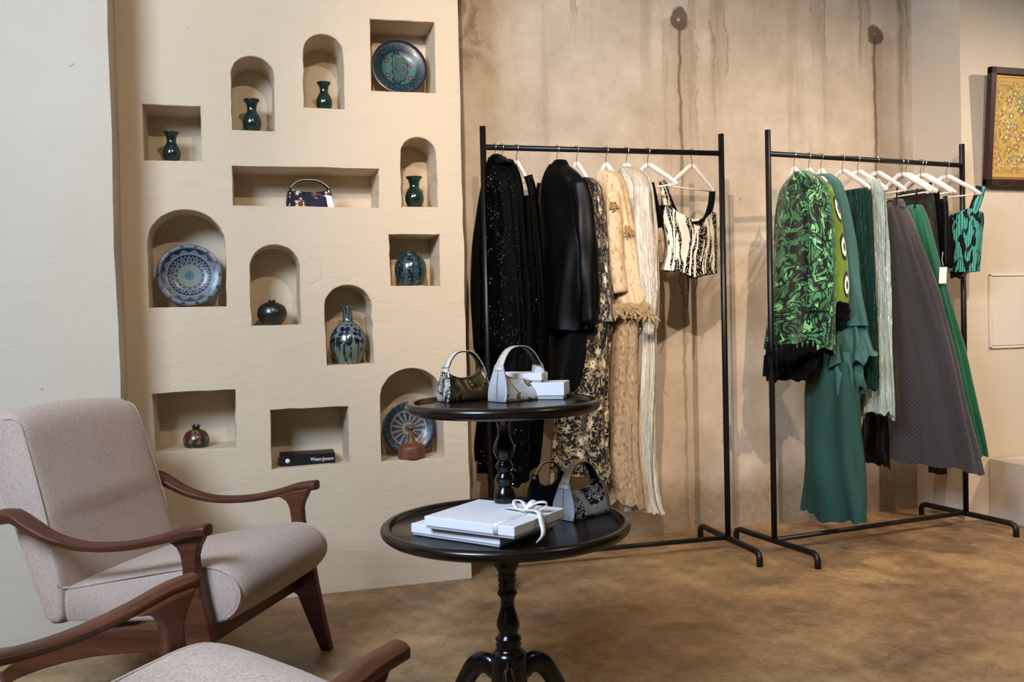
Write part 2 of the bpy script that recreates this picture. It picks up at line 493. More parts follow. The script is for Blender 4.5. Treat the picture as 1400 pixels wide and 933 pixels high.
def build_niche_wall():
    bm = bmesh.new()
    X0, X1 = -.45, .944
    outer = []
    rs = np.random.RandomState(5)
    zs = np.linspace(0.0, CEIL, 42)
    for z in zs: outer.append((X1 + rs.randn() * .0016, z))
    outer += [(X0, CEIL), (X0, 0.0)]
    ov = [bm.verts.new((x, YN, z)) for x, z in outer]
    edges = [bm.edges.new((ov[i], ov[(i + 1) % len(ov)])) for i in range(len(ov))]
    loops = []
    for key, (kind, px, dep) in NICHES.items():
        pts = niche_outline(kind, px); NI[key] = (pts, dep)
        c = np.mean(pts, axis=0)
        fr = []
        for p in pts:
            d = np.array(p) - c; d /= np.linalg.norm(d); q = np.array(p) + d * .003
            fr.append(bm.verts.new((q[0], YN, q[1])))
        edges += [bm.edges.new((fr[i], fr[(i + 1) % len(fr)])) for i in range(len(fr))]
        loops.append((fr, pts, dep))
    bmesh.ops.triangle_fill(bm, use_beauty=True, use_dissolve=False, edges=edges)
    for f in bm.faces: f.smooth = False
    for fr, pts, dep in loops:
        n = len(pts)
        r1 = [bm.verts.new((x, YN + .004, z)) for x, z in pts]
        c = np.mean(pts, axis=0)
        r2 = [bm.verts.new((x + (c[0] - x) * .02, YN + dep, z + (c[1] - z) * .012)) for x, z in pts]
        for a, b in ((fr, r1), (r1, r2)):
            for i in range(n):
                j = (i + 1) % n
                bm.faces.new((a[i], a[j], b[j], b[i]))
        bm.faces.new(r2)
    # end cheek towards the concrete wall, and a top
    back = [bm.verts.new((v.co.x, YC, v.co.z)) for v in ov]
    for i in range(len(ov)):
        j = (i + 1) % len(ov); bm.faces.new((ov[i], ov[j], back[j], back[i]))
    bmesh.ops.recalc_face_normals(bm, faces=bm.faces[:])
    me = from_bm(bm); return struct('wall_middle', me, M['plaster_cream'])
build_niche_wall()
def niche_floor(key):
    return min(z for x, z in NI[key][0])

# ------------------------------------------------------------------ lounge chairs
def make_chair(loc, rz, label):
    t = empty('lounge_chair', loc, rz); tag(t, label, 'chair', 'walnut lounge chairs')
    FB, PP, WD = M['chair_fabric'], M['piping'], M['walnut']
    def cushion(profile, hw_top, name, hw_fun=None, crown=.012):
        """closed side profile lofted across the width with rounded sides"""
        P = catmull(list(profile) + [profile[0]], 64)[:-1] if len(profile) < 40 else np.array(profile)
        c = P.mean(axis=0); rings = []
        ts = [-1, -.992, -.965, -.92, -.8, -.5, 0, .5, .8, .92, .965, .992, 1]
        ins = [.022, .012, .005, .001, 0, 0, 0, 0, 0, .001, .005, .012, .022]
        for tt, q in zip(ts, ins):
            ring = []
            for s, z in P:
                d = c - np.array([s, z]); L = np.linalg.norm(d)
                k = q / max(L, 1e-6)
                w = hw_fun(s, z) if hw_fun else hw_top
                bul = crown * (1 - tt * tt) * (0.4 if z < c[1] else 1)
                ring.append((s + d[0] * k - d[0] / L * bul, tt * w, z + d[1] * k - d[1] / L * bul))
            rings.append(ring)
        return link(name, loft_me(rings), FB, t)
    seat_p = [(-.50, .262), (-.505, .31), (-.498, .352), (-.46, .366), (-.30, .398), (-.12, .432), (-.03, .442), (.03, .428), (.066, .392),
              (.072, .355), (.055, .315), (.02, .287), (-.03, .276), (-.20, .270), (-.38, .264)]
    cushion(seat_p, .278, 'seat_cushion')
    back_p = [(-.495, .27), (-.497, .36), (-.535, .53), (-.575, .67), (-.612, .79), (-.632, .832), (-.665, .856), (-.71, .858), (-.752, .843), (-.774, .805),
              (-.757, .74), (-.692, .59), (-.62, .43), (-.56, .29), (-.545, .255), (-.515, .25)]
    cushion(back_p, .28, 'backrest', lambda s, z: .287 - .02 * max(0, (z - .35) / .5), crown=.016)
    for sy in (-1, 1):
        y = sy * .272
        pth = [(-.497, y * 1.02, .36), (-.46, y * 1.02, .362), (-.30, y * 1.02, .394), (-.12, y * 1.02, .427), (-.03, y * 1.02, .437),
               (.026, y * 1.02, .423), (.06, y * 1.02, .39), (.066, y * 1.02, .355), (.05, y * 1.02, .32), (.018, y * 1.02, .294)]
        link('seat_piping', tube_me(pth, .0032, 6, 40), PP, t)
        pth = [(-.505, y * 1.045, .36), (-.54, y * 1.02, .53), (-.58, y * 1.0, .67), (-.617, y * .985, .79), (-.632, y * .98, .826), (-.657, y * .975, .845), (-.69, y * .975, .842)]
        link('back_piping', tube_me(pth, .0032, 6, 36), PP, t)
        # armrest: swept bar that dips in the middle and curls up behind
        A = [(.012, sy * .335, .556, .024, .017), (-.05, sy * .337, .547, .026, .017), (-.13, sy * .338, .526, .026, .014), (-.25, sy * .338, .503, .026, .013), (-.38, sy * .338, .499, .027, .013),
             (-.48, sy * .337, .520, .030, .015), (-.55, sy * .335, .552, .034, .017), (-.60, sy * .332, .575, .034, .020), (-.645, sy * .33, .572, .030, .023)]
        Q = catmull(A, 30); rings = []
        T = np.gradient(Q[:, :3], axis=0)
        for q, tn in zip(Q, T):
            tn = tn / np.linalg.norm(tn); up = np.array([-tn[2], 0, tn[0]]); up *= np.sign(up[2]) or 1
            w, h = q[3], q[4]; ring = []
            for a in (-.8, -.45, 0, .45, .8):
                ring.append(q[:3] + np.array([0, 1, 0]) * w * a / .8 * (1 if abs(a) < .8 else 1) + up * h * (1 - (abs(a) / .8) ** 3 * .55))
            for a in (.8, .35, -.35, -.8):
                ring.append(q[:3] + np.array([0, 1, 0]) * w * a / .8 * .86 - up * h * (1 - (abs(a) / .8) ** 2 * .35))
            rings.append(ring)
        bevel(link('armrest', loft_me(rings), WD, t), .003, 2, 50)
        # front leg: flares into the armrest, widest at the rail, tapers and rakes forward
        top = [(-.135, .518), (-.108, .514), (-.090, .503), (-.079, .482), (-.074, .45), (-.071, .37), (-.072, .30), (-.084, .258), (-.12, .240), (-.155, .236)]
        low = [(-.155, .205), (-.10, .205), (-.058, .185), (-.022, .10), (.022, .0), (.058, .0), (.036, .10), (.012, .22), (.002, .29),
               (-.019, .37), (-.031, .44), (-.033, .478), (-.026, .503), (-.014, .524), (-.004, .548), (-.05, .542), (-.10, .528)]
        outline = [(s, z) for s, z in top + low]
        leg = slab_me(outline, sy * .318 - .017, sy * .318 + .017)
        bevel(link('front_leg', leg, WD, t), .006, 2)
        # side rail that sweeps down into the rear leg
        up_e = [(-.06, .275), (-.145, .275), (-.26, .268), (-.377, .248), (-.50, .214), (-.60, .172), (-.69, .112), (-.765, .035), (-.79, .0)]
        dn_e = [(-.75, .0), (-.72, .04), (-.66, .085), (-.57, .124), (-.47, .156), (-.38, .178), (-.26, .196), (-.146, .205), (-.06, .207)]
        o = catmull(up_e, 28); i = catmull(dn_e, 28)
        rl = slab_me([tuple(p) for p in o] + [tuple(p) for p in i], sy * .300 - .016, sy * .300 + .016)
        bevel(link('rear_leg', rl, WD, t), .006, 2)
    link('front_rail', box_me(.03, .58, .055, -.06, 0, .238), WD, t)
    link('back_rail', box_me(.03, .57, .05, -.47, 0, .19), WD, t)
    return t
ch1 = make_chair((.079, 2.873, 0), math.atan2(-.341, .588), 'greige upholstered lounge chair standing whole against the white pier, facing the table')
ch2 = make_chair((.070, 1.785, 0), math.atan2(.354, .5845), 'nearest lounge chair, cut off by the frame, only its arms and pale seat corner showing')

# ------------------------------------------------------------------ two-tier pedestal table
TX, TY = .675, 2.316
ZL, ZU = .558, .878                       # tray surfaces
table = tag(empty('pedestal_table', (TX, TY, 0)), 'black lacquered two tier pedestal table with turned column', 'table')
def tray(name, R, z):
    pr = [(.001, z - .022), (R * .5, z - .022), (R - .03, z - .020), (R - .012, z - .018), (R - .003, z - .010), (R, z - .001), (R - .002, z + .006), (R - .008, z + .011),
          (R - .016, z + .012), (R - .024, z + .009), (R - .028, z + .003), (R - .031, z), (R * .5, z), (.001, z)]
    return link(name, lathe_me(pr, 96, cap=False), M['lacquer_top'], table)
RL, RU = .330, .258
tray('lower_tray', RL, ZL); tray('upper_tray', RU, ZU)
mp = 2.42 / 1251.4
def zpx(y): return ZL + .011 - (y - 712) * mp
col_lo = [(32, 752), (17, 757), (18, 764), (17.5, 771), (14, 779), (11.5, 784), (13.5, 787), (11.5, 790), (13, 794), (11, 797), (12.5, 801), (11, 804),
          (13.5, 809), (14, 812), (10.5, 817), (9, 824), (9.5, 830), (13, 842), (15.8, 851), (16, 857), (13, 865), (12.5, 868), (17, 871), (18, 875), (16, 879), (18, 882),
          (15.5, 886), (20, 890), (24.5, 894), (25, 900), (25, 940), (24, 948), (14, 956), (3, 960)]
link('lower_column', lathe_me([(r * mp, zpx(y)) for r, y in col_lo], 40), M['lacquer'], table)
mu = 2.43 / 1251.4
def zpu(y): return ZU + .011 - (y - 546) * mu
col_up = [(30, 556), (15, 561), (15.5, 565), (13.5, 571), (9.5, 577), (8, 586), (8.5, 595), (12, 602), (14.5, 610), (14.5, 616), (11, 624), (8, 628), (10, 631), (12.5, 636),
          (9, 642), (8.5, 645), (12, 649), (13, 654), (9.5, 660), (9.5, 664), (13, 669), (15, 676), (15, 705)]
link('upper_column', lathe_me([(r * mu, zpu(y)) for r, y in col_up], 36), M['lacquer'], table)
va = math.atan2(-CW[1], -CW[0])
for k in range(3):
    a = va + k * 2 * PI / 3
    pr = [(.028, 0, .155, .030), (.07, 0, .178, .030), (.105, 0, .166, .028), (.135, 0, .125, .026), (.165, 0, .075, .024), (.205, 0, .040, .022), (.25, 0, .024, .021), (.275, 0, .022, .018)]
    Q = catmull(pr, 24)
    me = tube_me(Q[:, :3], Q[:, 3], 12, flat=.62, up=(0, 1, 0))
    o = link('table_leg', me, M['lacquer'], table); o.rotation_euler = (0, 0, a)

# ------------------------------------------------------------------ clothes racks
def rack(p0, p1, label, foot, z_bar, h=1.935):
    p0, p1 = np.array(p0), np.array(p1); L = np.linalg.norm(p1 - p0); a = math.atan2(p1[1] - p0[1], p1[0] - p0[0])
    t = tag(empty('clothes_rack', (p0[0], p0[1], 0), a), label, 'clothes rack', 'black clothes racks')
    R = M['rack_metal']
    for x in (0, L):
        link('post', tube_me([(x, 0, .05), (x, 0, h)], .0135, 16), R, t)
        pts = [(x, -foot, .0), (x, -foot, .035), (x, -foot + .008, .052), (x, -foot + .03, .060), (x, 0, .060), (x, foot - .03, .060), (x, foot - .008, .052), (x, foot, .035), (x, foot, 0)]
        link('foot', tube_me(pts, .0145, 12, up=(1, 0, 0)), R, t)
    link('top_bar', tube_me([(0, 0, z_bar), (L, 0, z_bar)], .0125, 16, up=(0, 1, 0)), R, t)
    link('bottom_bar', tube_me([(0, 0, .064), (L, 0, .064)], .0115, 16, up=(0, 1, 0)), R, t)
    return t
RK1 = ((1.05, 3.815), (2.176, 3.771)); RK2 = ((2.345, 3.65), (3.545, 3.775))
ZB1, ZB2 = 1.846, 1.828
rack(*RK1, 'black metal clothes rack holding the dark and beige dresses', .285, ZB1)
rack(*RK2, 'black metal clothes rack holding the green garments', .285, ZB2)

# ------------------------------------------------------------------ hangers and garments
def hook_point(px, rk):
    """point on a rack's bar seen at photo column px"""
    a, b = np.array(rk[0]), np.array(rk[1]); d = ray(px, 212); t = b - a
    n = np.array([-t[1], t[0]]); k = (a @ n) / (d[:2] @ n)
    return np.array([d[0] * k, d[1] * k])
def hanger(C, psi, z_bar, label, group, half=.205, drop=1.0):
    t = tag(empty('clothes_hanger', (C[0], C[1], z_bar), psi - PI / 2), label, 'hanger', group)
    # local x runs along the arms (towards the viewer), z up
    w = []
    for k in range(15):
        a = math.radians(-45 + 235 * k / 14); w.append((.0165 * math.cos(a) * -1, 0, .0165 * math.sin(a)))
    w = [(0, 0, -.060), (0, 0, -.036), (.004, 0, -.024)] + [(-x, 0, z) for x, y, z in w[::1]][0:13]
    link('hook', tube_me(w, .0017, 6, up=(0, 1, 0)), M['steel'], t)
    for s in (-1, 1):
        P = [(0, 0, -.062, .010), (s * .1 * half, 0, -.064, .011), (s * .24 * half, 0, -.062 - .018 * drop, .012), (s * .49 * half, 0, -.062 - .045 * drop, .011), (s * .78 * half, 0, -.062 - .078 * drop, .010), (s * half, 0, -.062 - .106 * drop, .009)]
        Q = catmull(P, 14); link('arm', tube_me(Q[:, :3], Q[:, 3], 10, flat=.5, up=(0, 1, 0)), M['hanger_white'], t)
    zc = -.062 - .104 * drop
    link('crossbar', tube_me([(-half * .93, 0, zc), (half * .93, 0, zc)], .0035, 8, up=(0, 1, 0)), M['hanger_white'], t)
    return t
class Hang:
    """frame of one hanging garment: C on the bar, e along the hanger (towards the viewer), n across"""
    def __init__(s, px, rk, z_bar, psi):
        s.C = hook_point(px, rk); p = math.radians(psi); s.psi = p; s.zb = z_bar
        s.e = np.array([math.sin(p), -math.cos(p)]); s.n = np.array([math.cos(p), math.sin(p)])
        d = s.C / np.linalg.norm(s.C); s.d = d; s.r = np.array([d[1], -d[0]])
        s.dep = depth((s.C[0], s.C[1], 1.2))
        s.sa, s.ca = s.e @ s.r, s.n @ s.r
    def rows(s, rows, b, amax):
        out = []
        for y, xl, xr in rows:
            PL, PR = at_d(xl, y, s.dep), at_d(xr, y, s.dep)
            L = ((PL + PR) / 2)[:2] @ s.r - s.C @ s.r; h = max(((PR - PL)[:2] @ s.r) / 2, .003)
            z = (PL[2] + PR[2]) / 2; bb = b
            if h < bb * abs(s.ca) * 1.15: bb = .8 * h / abs(s.ca)
            a = math.sqrt(max(h * h - (bb * s.ca) ** 2, 1e-6)) / abs(s.sa)
            if a > amax:
                a = amax; bb = math.sqrt(max(h * h - (a * s.sa) ** 2, 1e-6)) / abs(s.ca)
            uc = max(-.12, min(.12, L / s.sa)); vc = (L - uc * s.sa) / s.ca
            out.append((z, uc, vc, a, bb))
        return np.array(out)
def garment_tube(hg, rows, b=.05, amax=.24, folds=(7, .003, .014), hem=.0, seed=0, N=64, rings=44, hole_top=False, twist=.6, vdepth=None):
    K = hg.rows(rows, b, amax); z = K[:, 0]
    s = (z[0] - z) / (z[0] - z[-1]); ts = np.linspace(0, 1, rings)
    I = np.array([np.interp(ts, s, K[:, k]) for k in range(5)]).T
    for _ in range(2):
        J = I.copy(); J[1:-1] = (I[:-2] + 2 * I[1:-1] + I[2:]) / 4; I = J
    rs = np.random.RandomState(seed + 11); k0, a0, a1 = folds
    ks = [max(2, int(k0 * f)) for f in (.6, 1, 1.5, 2.1)]; ph = rs.rand(4) * 6.28; dr = (rs.rand(4) - .5) * twist * 3
    wt = [.5, .8, .5, .3]; hph = rs.rand(3) * 6.28
    v, f, uv = [], [], []
    L0 = 0
    for i, t in enumerate(ts):
        zz, uc, vc, a, bb = I[i]
        amp = a0 + (a1 - a0) * t ** .8; amp = min(amp, .45 * min(a, bb))
        for k in range(N):
            th = 2 * PI * k / N; cs, sn = math.cos(th), math.sin(th)
            px_, py_ = a * math.copysign(abs(cs) ** .85, cs), bb * math.copysign(abs(sn) ** .85, sn)
            nx, ny = cs * bb, sn * a; nl = math.hypot(nx, ny) + 1e-9
            dsp = amp * sum(w * math.sin(kk * th + p + q * t * 3 + .9 * math.sin(2.3 * t * 3 + p * 2 + th)) * (.65 + .35 * math.sin(th * 2 + p + t * 4)) for w, kk, p, q in zip(wt, ks, ph, dr))
            px_ += nx / nl * dsp; py_ += ny / nl * dsp
            c = hg.C + hg.e * (uc + px_) + hg.n * (vc + py_)
            hz = hem * t ** 8 * (math.sin(2 * th + hph[0]) + .6 * math.sin(5 * th + hph[1]) + .5 * math.sin(11 * th + hph[2]))
            v.append((c[0], c[1], zz + hz)); uv.append((th / (2 * PI) * .9, zz))
    for i in range(rings - 1):
        for k in range(N):
            k2 = (k + 1) % N; f.append((i*N + k2, i*N + k, (i+1)*N + k, (i+1)*N + k2))
    if not hole_top: f.append(tuple(range(N)))
    return mesh_from(v, f, uvs=uv)
def sleeve_me(hg, pts, off=.12, flat=.75, seed=0, wob=.05, n=20, m=26):
    """pts (px, py, radius in px): a sleeve hanging off metres nearer than the bar"""
    dep = hg.dep - off; sc = dep / FPX
    P = [at_d(x, y, dep) for x, y, r in pts]; R = [r * sc for _, _, r in pts]
    return tube_me(P, R, n, m, flat=flat, up=tuple(CW), uvscale=.06, wob=wob, seed=seed)
def strap_me(hg, pts, w, off=.1, th=.003, m=14):
    dep = hg.dep - off
    P = [at_d(x, y, dep) for x, y in pts]
    return tube_me(P, w * dep / FPX / 2, 8, m, flat=.25, up=tuple(CW))

# --- cloth materials
def cloth(name, a, b, rough=.75, sheen=.2, pleat=0.0, spec=None, metal=0.0):
    if spec is None: spec = .06 if a.startswith('#0') and int(a[1:3], 16) < 8 and int(a[3:5], 16) < 8 else .25
    m = Mat(name, rough, spec=spec, sheen=sheen, metal=metal); c = m.tc('UV'); u, v, _ = m.sep(c)
    f = m.noise(m.map(c, (30, 3, 1)), 1.0, 4, .6); g = m.noise(c, 260, 2)
    m.color(m.mix((f * 1.4 - .2 + (g - .5) * .3).sat(), a, b))
    if pleat:
        w = m.noise(m.map(m.warp(m.warp(c, 9, .03), 40, .012), (pleat, pleat * .09, 1)), 1.0, 3, .65, .8); m.bump(w, 1.0, .022)
    m.bump(g, .15, .001)
    return m
M['black_satin'] = cloth('black_satin', '#030303', '#080707', .42, .0, 0, .2).m
M['black_velvet'] = cloth('black_velvet', '#020202', '#070606', .85, .04).m
M['black_crepe'] = cloth('black_crepe', '#030303', '#080808', .8, .05).m
def sequins(name, base, dens=240.0, amount=.5):
    m = Mat(name, .4, spec=.15); c = m.tc('UV'); vn = m.vor(c, dens, dims='2D'); r = m.sep(S(m, vn.outputs['Color']))
    d = S(m, vn.outputs['Distance']); patch = m.noise(m.warp(c, 6, .2), 12, 3, .6).step(.46, .60)
    disc = d.lt(.42) * r[0].gt(1 - amount) * (patch * .85 + .15).gt(.4)
    m.set(m.p.inputs['Metallic'], disc * .85); m.set(m.p.inputs['Specular IOR Level'], disc * .4 + .04); m.color(m.mix(disc, base, m.mix(r[1].gt(.86), '#1e1f26', '#a8a49e')))
    m.rough(.62 - disc * .42)
    nrm = m.node('ShaderNodeNormalMap'); m.set(nrm.inputs['Color'], m.mix(disc, (.5, .5, 1, 1), m.comb(r[0] * .7 + .15, r[1] * .7 + .15, .85)))
    m.t.links.new(nrm.outputs[0], m.p.inputs['Normal'])
    return m.m
M['sequin'] = sequins('black_sequins', '#030303', 190, .30)
M['sparkle'] = sequins('black_sparkle_net', '#030303', 260, .10)
def embroidered(name, base, base2, thread, thread2, scale=13.0, dens=1.0, hem=(None, None), rough=.7, leafs=True, accent=None):
    m = Mat(name, rough, spec=.3, sheen=.1); c = m.tc('UV'); u, v, _ = m.sep(c); w = m.warp(c, 9, .035)
    col = m.mix(m.noise(m.map(c, (25, 3, 1)), 1, 3), base, base2)
    f1, r1 = m.flower(w, scale, 5, .46 * dens); f2, r2 = m.flower(m.map(w, (1, 1, 1), (.37, .13, 0)), scale * 1.9, 6, .40 * dens)
    vine = (m.noise(w, scale * .9, 1, .4, 1.2) - .5).abs().lt(.022 * dens)
    vine2 = (m.noise(m.map(w, (1, 1, 1), (3, 5, 0)), scale * 1.6, 1, .4, 2.0) - .5).abs().lt(.028 * dens)
    lf, rl = m.flower(m.map(w, (2.1, 1, 1), (.7, .9, 0), (0, 0, .7)), scale * 2.2, 2, .32 * dens)
    dn = m.noise(c, 5, 2).gt(.33)
    mask = vine.max(vine2)
    if leafs: mask = mask.max(lf)
    mask = mask.max(f2).max(f1) * dn
    if hem[0] is not None: mask = mask * ((v - hem[0]) / (hem[1] - hem[0]) + (m.noise(c, 12, 2) - .5) * 1.2).gt(.3)
    tone = m.mix(m.noise(w, scale * 3, 2, .6).step(.35, .65), thread2, thread)
    tone = m.mix(f1 * r1.lt(.16), tone, accent or thread2)
    edge = m.noise(m.map(w, (1, 1, 1)), scale * 6, 2)
    m.color(m.mix(mask * edge.gt(.41), col, tone))
    m.bump(mask * .7 + edge * .3, .3, .003)
    return m.m
M['floral_black'] = embroidered('black_gold_floral', '#050403', '#0b0907', '#b09b74', '#5a482b', 9.5, .80, hem=(1.25, .60), accent='#d0b88f')
M['floral_black_grey'] = embroidered('black_grey_floral', '#060505', '#100d0b', '#a89a84', '#544834', 10, .66, accent='#cfc0a6')
M['champagne'] = embroidered('champagne_brocade', '#d6bb90', '#ccae82', '#bd9f70', '#ddc8a2', 14, .9, accent='#b08f58', rough=.5)
M['champagne_tulle'] = embroidered('champagne_lace_skirt', '#ab9075', '#957a5d', '#8b6d45', '#c2a87c', 15, .95, accent='#8a6a42')
M['gold_lace'] = embroidered('gold_lace', '#b99c68', '#a58651', '#dcc697', '#8b6d3e', 22, 1.1)
def gold_thread():
    m = Mat('gold_thread', .4, metal=.4, color='#b59055'); return m.m
M['gold_thread'] = gold_thread()
M['ivory_pleat'] = cloth('ivory_plisse', '#dccfb6', '#efe5d0', .6, .1, 70).m
M['teal'] = cloth('teal_organza', '#1c3d37', '#275047', .7, .0).m
M['teal_light'] = cloth('teal_organza_pale', '#2c524b', '#426a62', .7, .0).m
M['green_pleat'] = cloth('bottle_green_plisse', '#062820', '#0f4034', .5, .0, 55).m
def sage():
    m = cloth('sage_metallic_plisse', '#9bb5a8', '#e3eee6', .36, .05, 60, .5, .3); return m.m
M['sage'] = sage()
def dotted(name, a, b, dot, scale=120):
    m = Mat(name, .85, spec=.15, sheen=.25); c = m.tc('UV'); u, v, _ = m.sep(c)
    x = (u * scale); y = (v * scale)
    dx = x.frac() - .5; row = (y * .5).frac().gt(.5) * .5
    dx = (x + row).frac() - .5; dy = y.frac() - .5
    d = (dx * dx + dy * dy).pow(.5).lt(.22)
    f = m.noise(m.map(c, (14, 2, 1)), 1, 3)
    m.color(m.mix(d, m.mix((f * 1.6 - .3).sat(), a, b), dot)); m.bump(d, .3, .002)
    return m.m
M['charcoal_tulle'] = dotted('charcoal_dotted_tulle', '#3a3637', '#4a4546', '#211e1f', 95)
M['green_tulle'] = dotted('green_dotted_tulle', '#145038', '#23704f', '#0d3a28', 95)
def ikat_green():
    m = Mat('green_black_ikat_velvet', .62, spec=.3, sheen=.25); c = m.tc('UV'); w = m.warp(c, 11, .05, 1.0)
    n = m.noise(w, 8.5, .6, .4, 3.0); n2 = m.noise(m.map(w, (1, 1, 1), (5, 2, 0)), 10, .5, .4, 2.0)
    blk = ((n * 4.5).frac() - .5).abs().lt(.19).max(((n2 * 3.2).frac() - .5).abs().lt(.15))
    g = m.mix(m.noise(c, 7, 3).step(.35, .65), '#296135', '#4c9159')
    g = m.mix(n2.gt(.62), g, '#80c27f')
    m.color(m.mix(blk, g, '#040806')); m.bump(blk * -1.0 + m.noise(c, 300, 2) * .2, .3, .003)
    return m.m
M['ikat_green'] = ikat_green()
def ikat_lime():
    m = Mat('lime_ikat_velvet', .7, spec=.25, sheen=.3); c = m.tc('UV'); w = m.warp(c, 14, .02)
    x, y, z = m.sep(m.map(w, (8.6, 6.0, 1), (.35, .1, 0)))
    dx = x.frac() - .5; dy = y.frac() - .5; r = (dx * dx * 1.5 + dy * dy).pow(.5)
    col = m.mix(m.noise(c, 25, 3), '#4d6f16', '#76952b')
    col = m.mix(r.lt(.37), col, '#0b0f06'); col = m.mix(r.lt(.25), col, '#f2f0e6'); col = m.mix(r.lt(.12), col, '#1c2410')
    m.color(col); return m.m
M['ikat_lime'] = ikat_lime()
def ikat_zebra():
    m = Mat('cream_black_ikat', .7, spec=.25); c = m.tc('UV'); w = m.warp(m.map(c, (1, .45, 1)), 9, .10, 2.0); u, v, _ = m.sep(w)
    n = m.noise(m.map(w, (22, 6, 1)), 1.0, 1.5, .5, .8)
    s = ((u * 10.5 + (n - .5) * 3.6).frac() - .5).abs()
    tooth = m.noise(m.map(c, (190, 18, 1)), 1.0, 1)
    blk = (s + (tooth - .5) * .24).lt(.285)
    chain = S(m, m.vor(m.map(c, (1.5, 1, 1)), 75, dims='2D').outputs['Distance']).lt(.22)
    m.color(m.mix(blk * (1 - chain * .8), m.mix(m.noise(c, 20, 2), '#e6d8bd', '#f1e7d2'), '#070605'))
    return m.m
M['ikat_zebra'] = ikat_zebra()
def ikat_turq():
    m = Mat('turquoise_black_ikat', .7, spec=.25); c = m.tc('UV'); u, v, _ = m.sep(c); w = m.warp(c, 12, .06, 2.0)
    n = m.noise(m.map(w, (16, 10, 1)), 1.0, 1.5, .5, 1.2); st = ((u * 48).frac() - .5).abs().lt(.15)
    tooth = m.noise(m.map(c, (190, 18, 1)), 1.0, 1)
    blk = (n + (tooth - .5) * .12).gt(.52)
    m.color(m.mix(blk.max(st * .8), '#55b3a0', '#050706')); return m.m
M['ikat_turq'] = ikat_turq()
M['dark_print'] = embroidered('dark_green_red_print', '#05120c', '#0d2117', '#12301f', '#3a1512', 9, .9)
M['fur'] = cloth('black_fur', '#020202', '#060505', .95, .03).m

G1 = 'garments on the rack of dark and beige dresses'; G2 = 'garments on the rack of green garments'
H1 = 'white hangers on the rack of dark and beige dresses'; H2 = 'white hangers on the rack of green garments'
def garment(name, label, cat, px, rk, zb, psi, grp):
    hg = Hang(px, rk, zb, psi)
    t = tag(empty(name, (0, 0, 0)), label, cat, grp)
    return hg, t
R1 = (RK1, ZB1); R2 = (RK2, ZB2)
HANG = []          # (px, rack, psi, label, group)

# ---- rack one
hg, t = garment('sequined_coat', 'black sequined coat hanging first beside the niche wall', 'coat', 676, *R1, 14, G1)
link('body', garment_tube(hg, [(217, 668, 690), (226, 664, 692), (244, 661, 698), (300, 658, 704), (400, 655, 709), (455, 653, 712), (482, 652, 713)], .045, .23, (6, .003, .012), .008, 1), M['sequin'], t)
link('sleeve', sleeve_me(hg, [(668, 246, 9), (660, 300, 10), (654, 370, 10), (653, 430, 9), (655, 478, 8)], -.10, .8, 3), M['black_velvet'], t)
link('collar', garment_tube(hg, [(213, 672, 684), (220, 668, 692), (228, 666, 698)], .03, .12, (3, .001, .003), 0, 2, rings=8), M['black_satin'], t)
HANG.append((676, *R1, 14, 'white hanger of the black sequined coat', H1))
hg, t = garment('black_gown', 'long black gown with glossy shoulder hanging behind the sequined coat', 'dress', 686, *R1, 16, G1)
link('body', garment_tube(hg, [(221, 682, 700), (232, 676, 708), (262, 670, 714), (330, 668, 718), (430, 666, 724), (520, 662, 728), (600, 658, 724), (657, 655, 722)], .04, .24, (8, .003, .016), .012, 4), M['sequin'], t)
link('underskirt', garment_tube(hg, [(480, 655, 728), (560, 655, 725), (640, 653, 718)], .045, .26, (7, .01, .016), .006, 5), M['black_satin'], t)
HANG.append((686, *R1, 16, 'white hanger of the long black gown', H1))
hg, t = garment('sparkle_dress', 'black net dress with scattered sparkles and shoulder straps', 'dress', 706, *R1, 18, G1)
link('body', garment_tube(hg, [(272, 700, 733), (320, 698, 737), (380, 696, 742), (450, 694, 745), (520, 694, 744), (600, 700, 738), (640, 702, 734)], .035, .22, (8, .003, .014), .01, 6), M['sparkle'], t)
link('strap', strap_me(hg, [(722, 240), (727, 258), (730, 280)], 12, .1), M['sequin'], t)
link('strap', strap_me(hg, [(700, 240), (702, 258), (704, 280)], 8, -.1), M['sequin'], t)
HANG.append((706, *R1, 18, 'white hanger of the black sparkle dress', H1))
hg, t = garment('satin_jacket', 'black satin jacket with long sleeves hanging mid rack', 'jacket', 761, *R1, 21, G1)
link('body', garment_tube(hg, [(226, 752, 774), (234, 746, 785), (250, 738, 797), (275, 734, 803), (340, 731, 806), (400, 731, 806), (435, 734, 806), (449, 738, 806)], .06, .24, (5, .004, .018), .006, 8), M['black_satin'], t)
link('sleeve', sleeve_me(hg, [(791, 246, 11), (799, 290, 13), (803, 350, 13.5), (805, 400, 13), (807, 443, 12)], .16, .75, 9, .11), M['black_satin'], t)
link('sleeve', sleeve_me(hg, [(743, 252, 9), (736, 290, 10), (733, 340, 10), (735, 380, 9)], -.1, .8, 10), M['black_satin'], t)
link('collar', garment_tube(hg, [(221, 758, 774), (228, 752, 778), (240, 747, 779)], .045, .13, (3, .001, .003), 0, 12, rings=8), M['black_crepe'], t)
HANG.append((761, *R1, 21, 'white hanger of the black satin jacket', H1))
hg, t = garment('black_trousers', 'black trousers hanging low under the satin jacket', 'trousers', 772, *R1, 10, G1)
link('body', garment_tube(hg, [(300, 758, 785), (430, 738, 800), (480, 728, 800), (530, 728, 795)], .05, .22, (6, .003, .014), .006, 13), M['black_crepe'], t)
hg, t = garment('floral_gown', 'black gown with gold floral embroidery reaching the floor', 'dress', 788, *R1, 22, G1)
link('bodice', garment_tube(hg, [(246, 786, 810), (256, 778, 820), (300, 775, 827), (370, 778, 833), (440, 780, 838)], .05, .22, (6, .002, .008), 0, 14), M['floral_black_grey'], t)
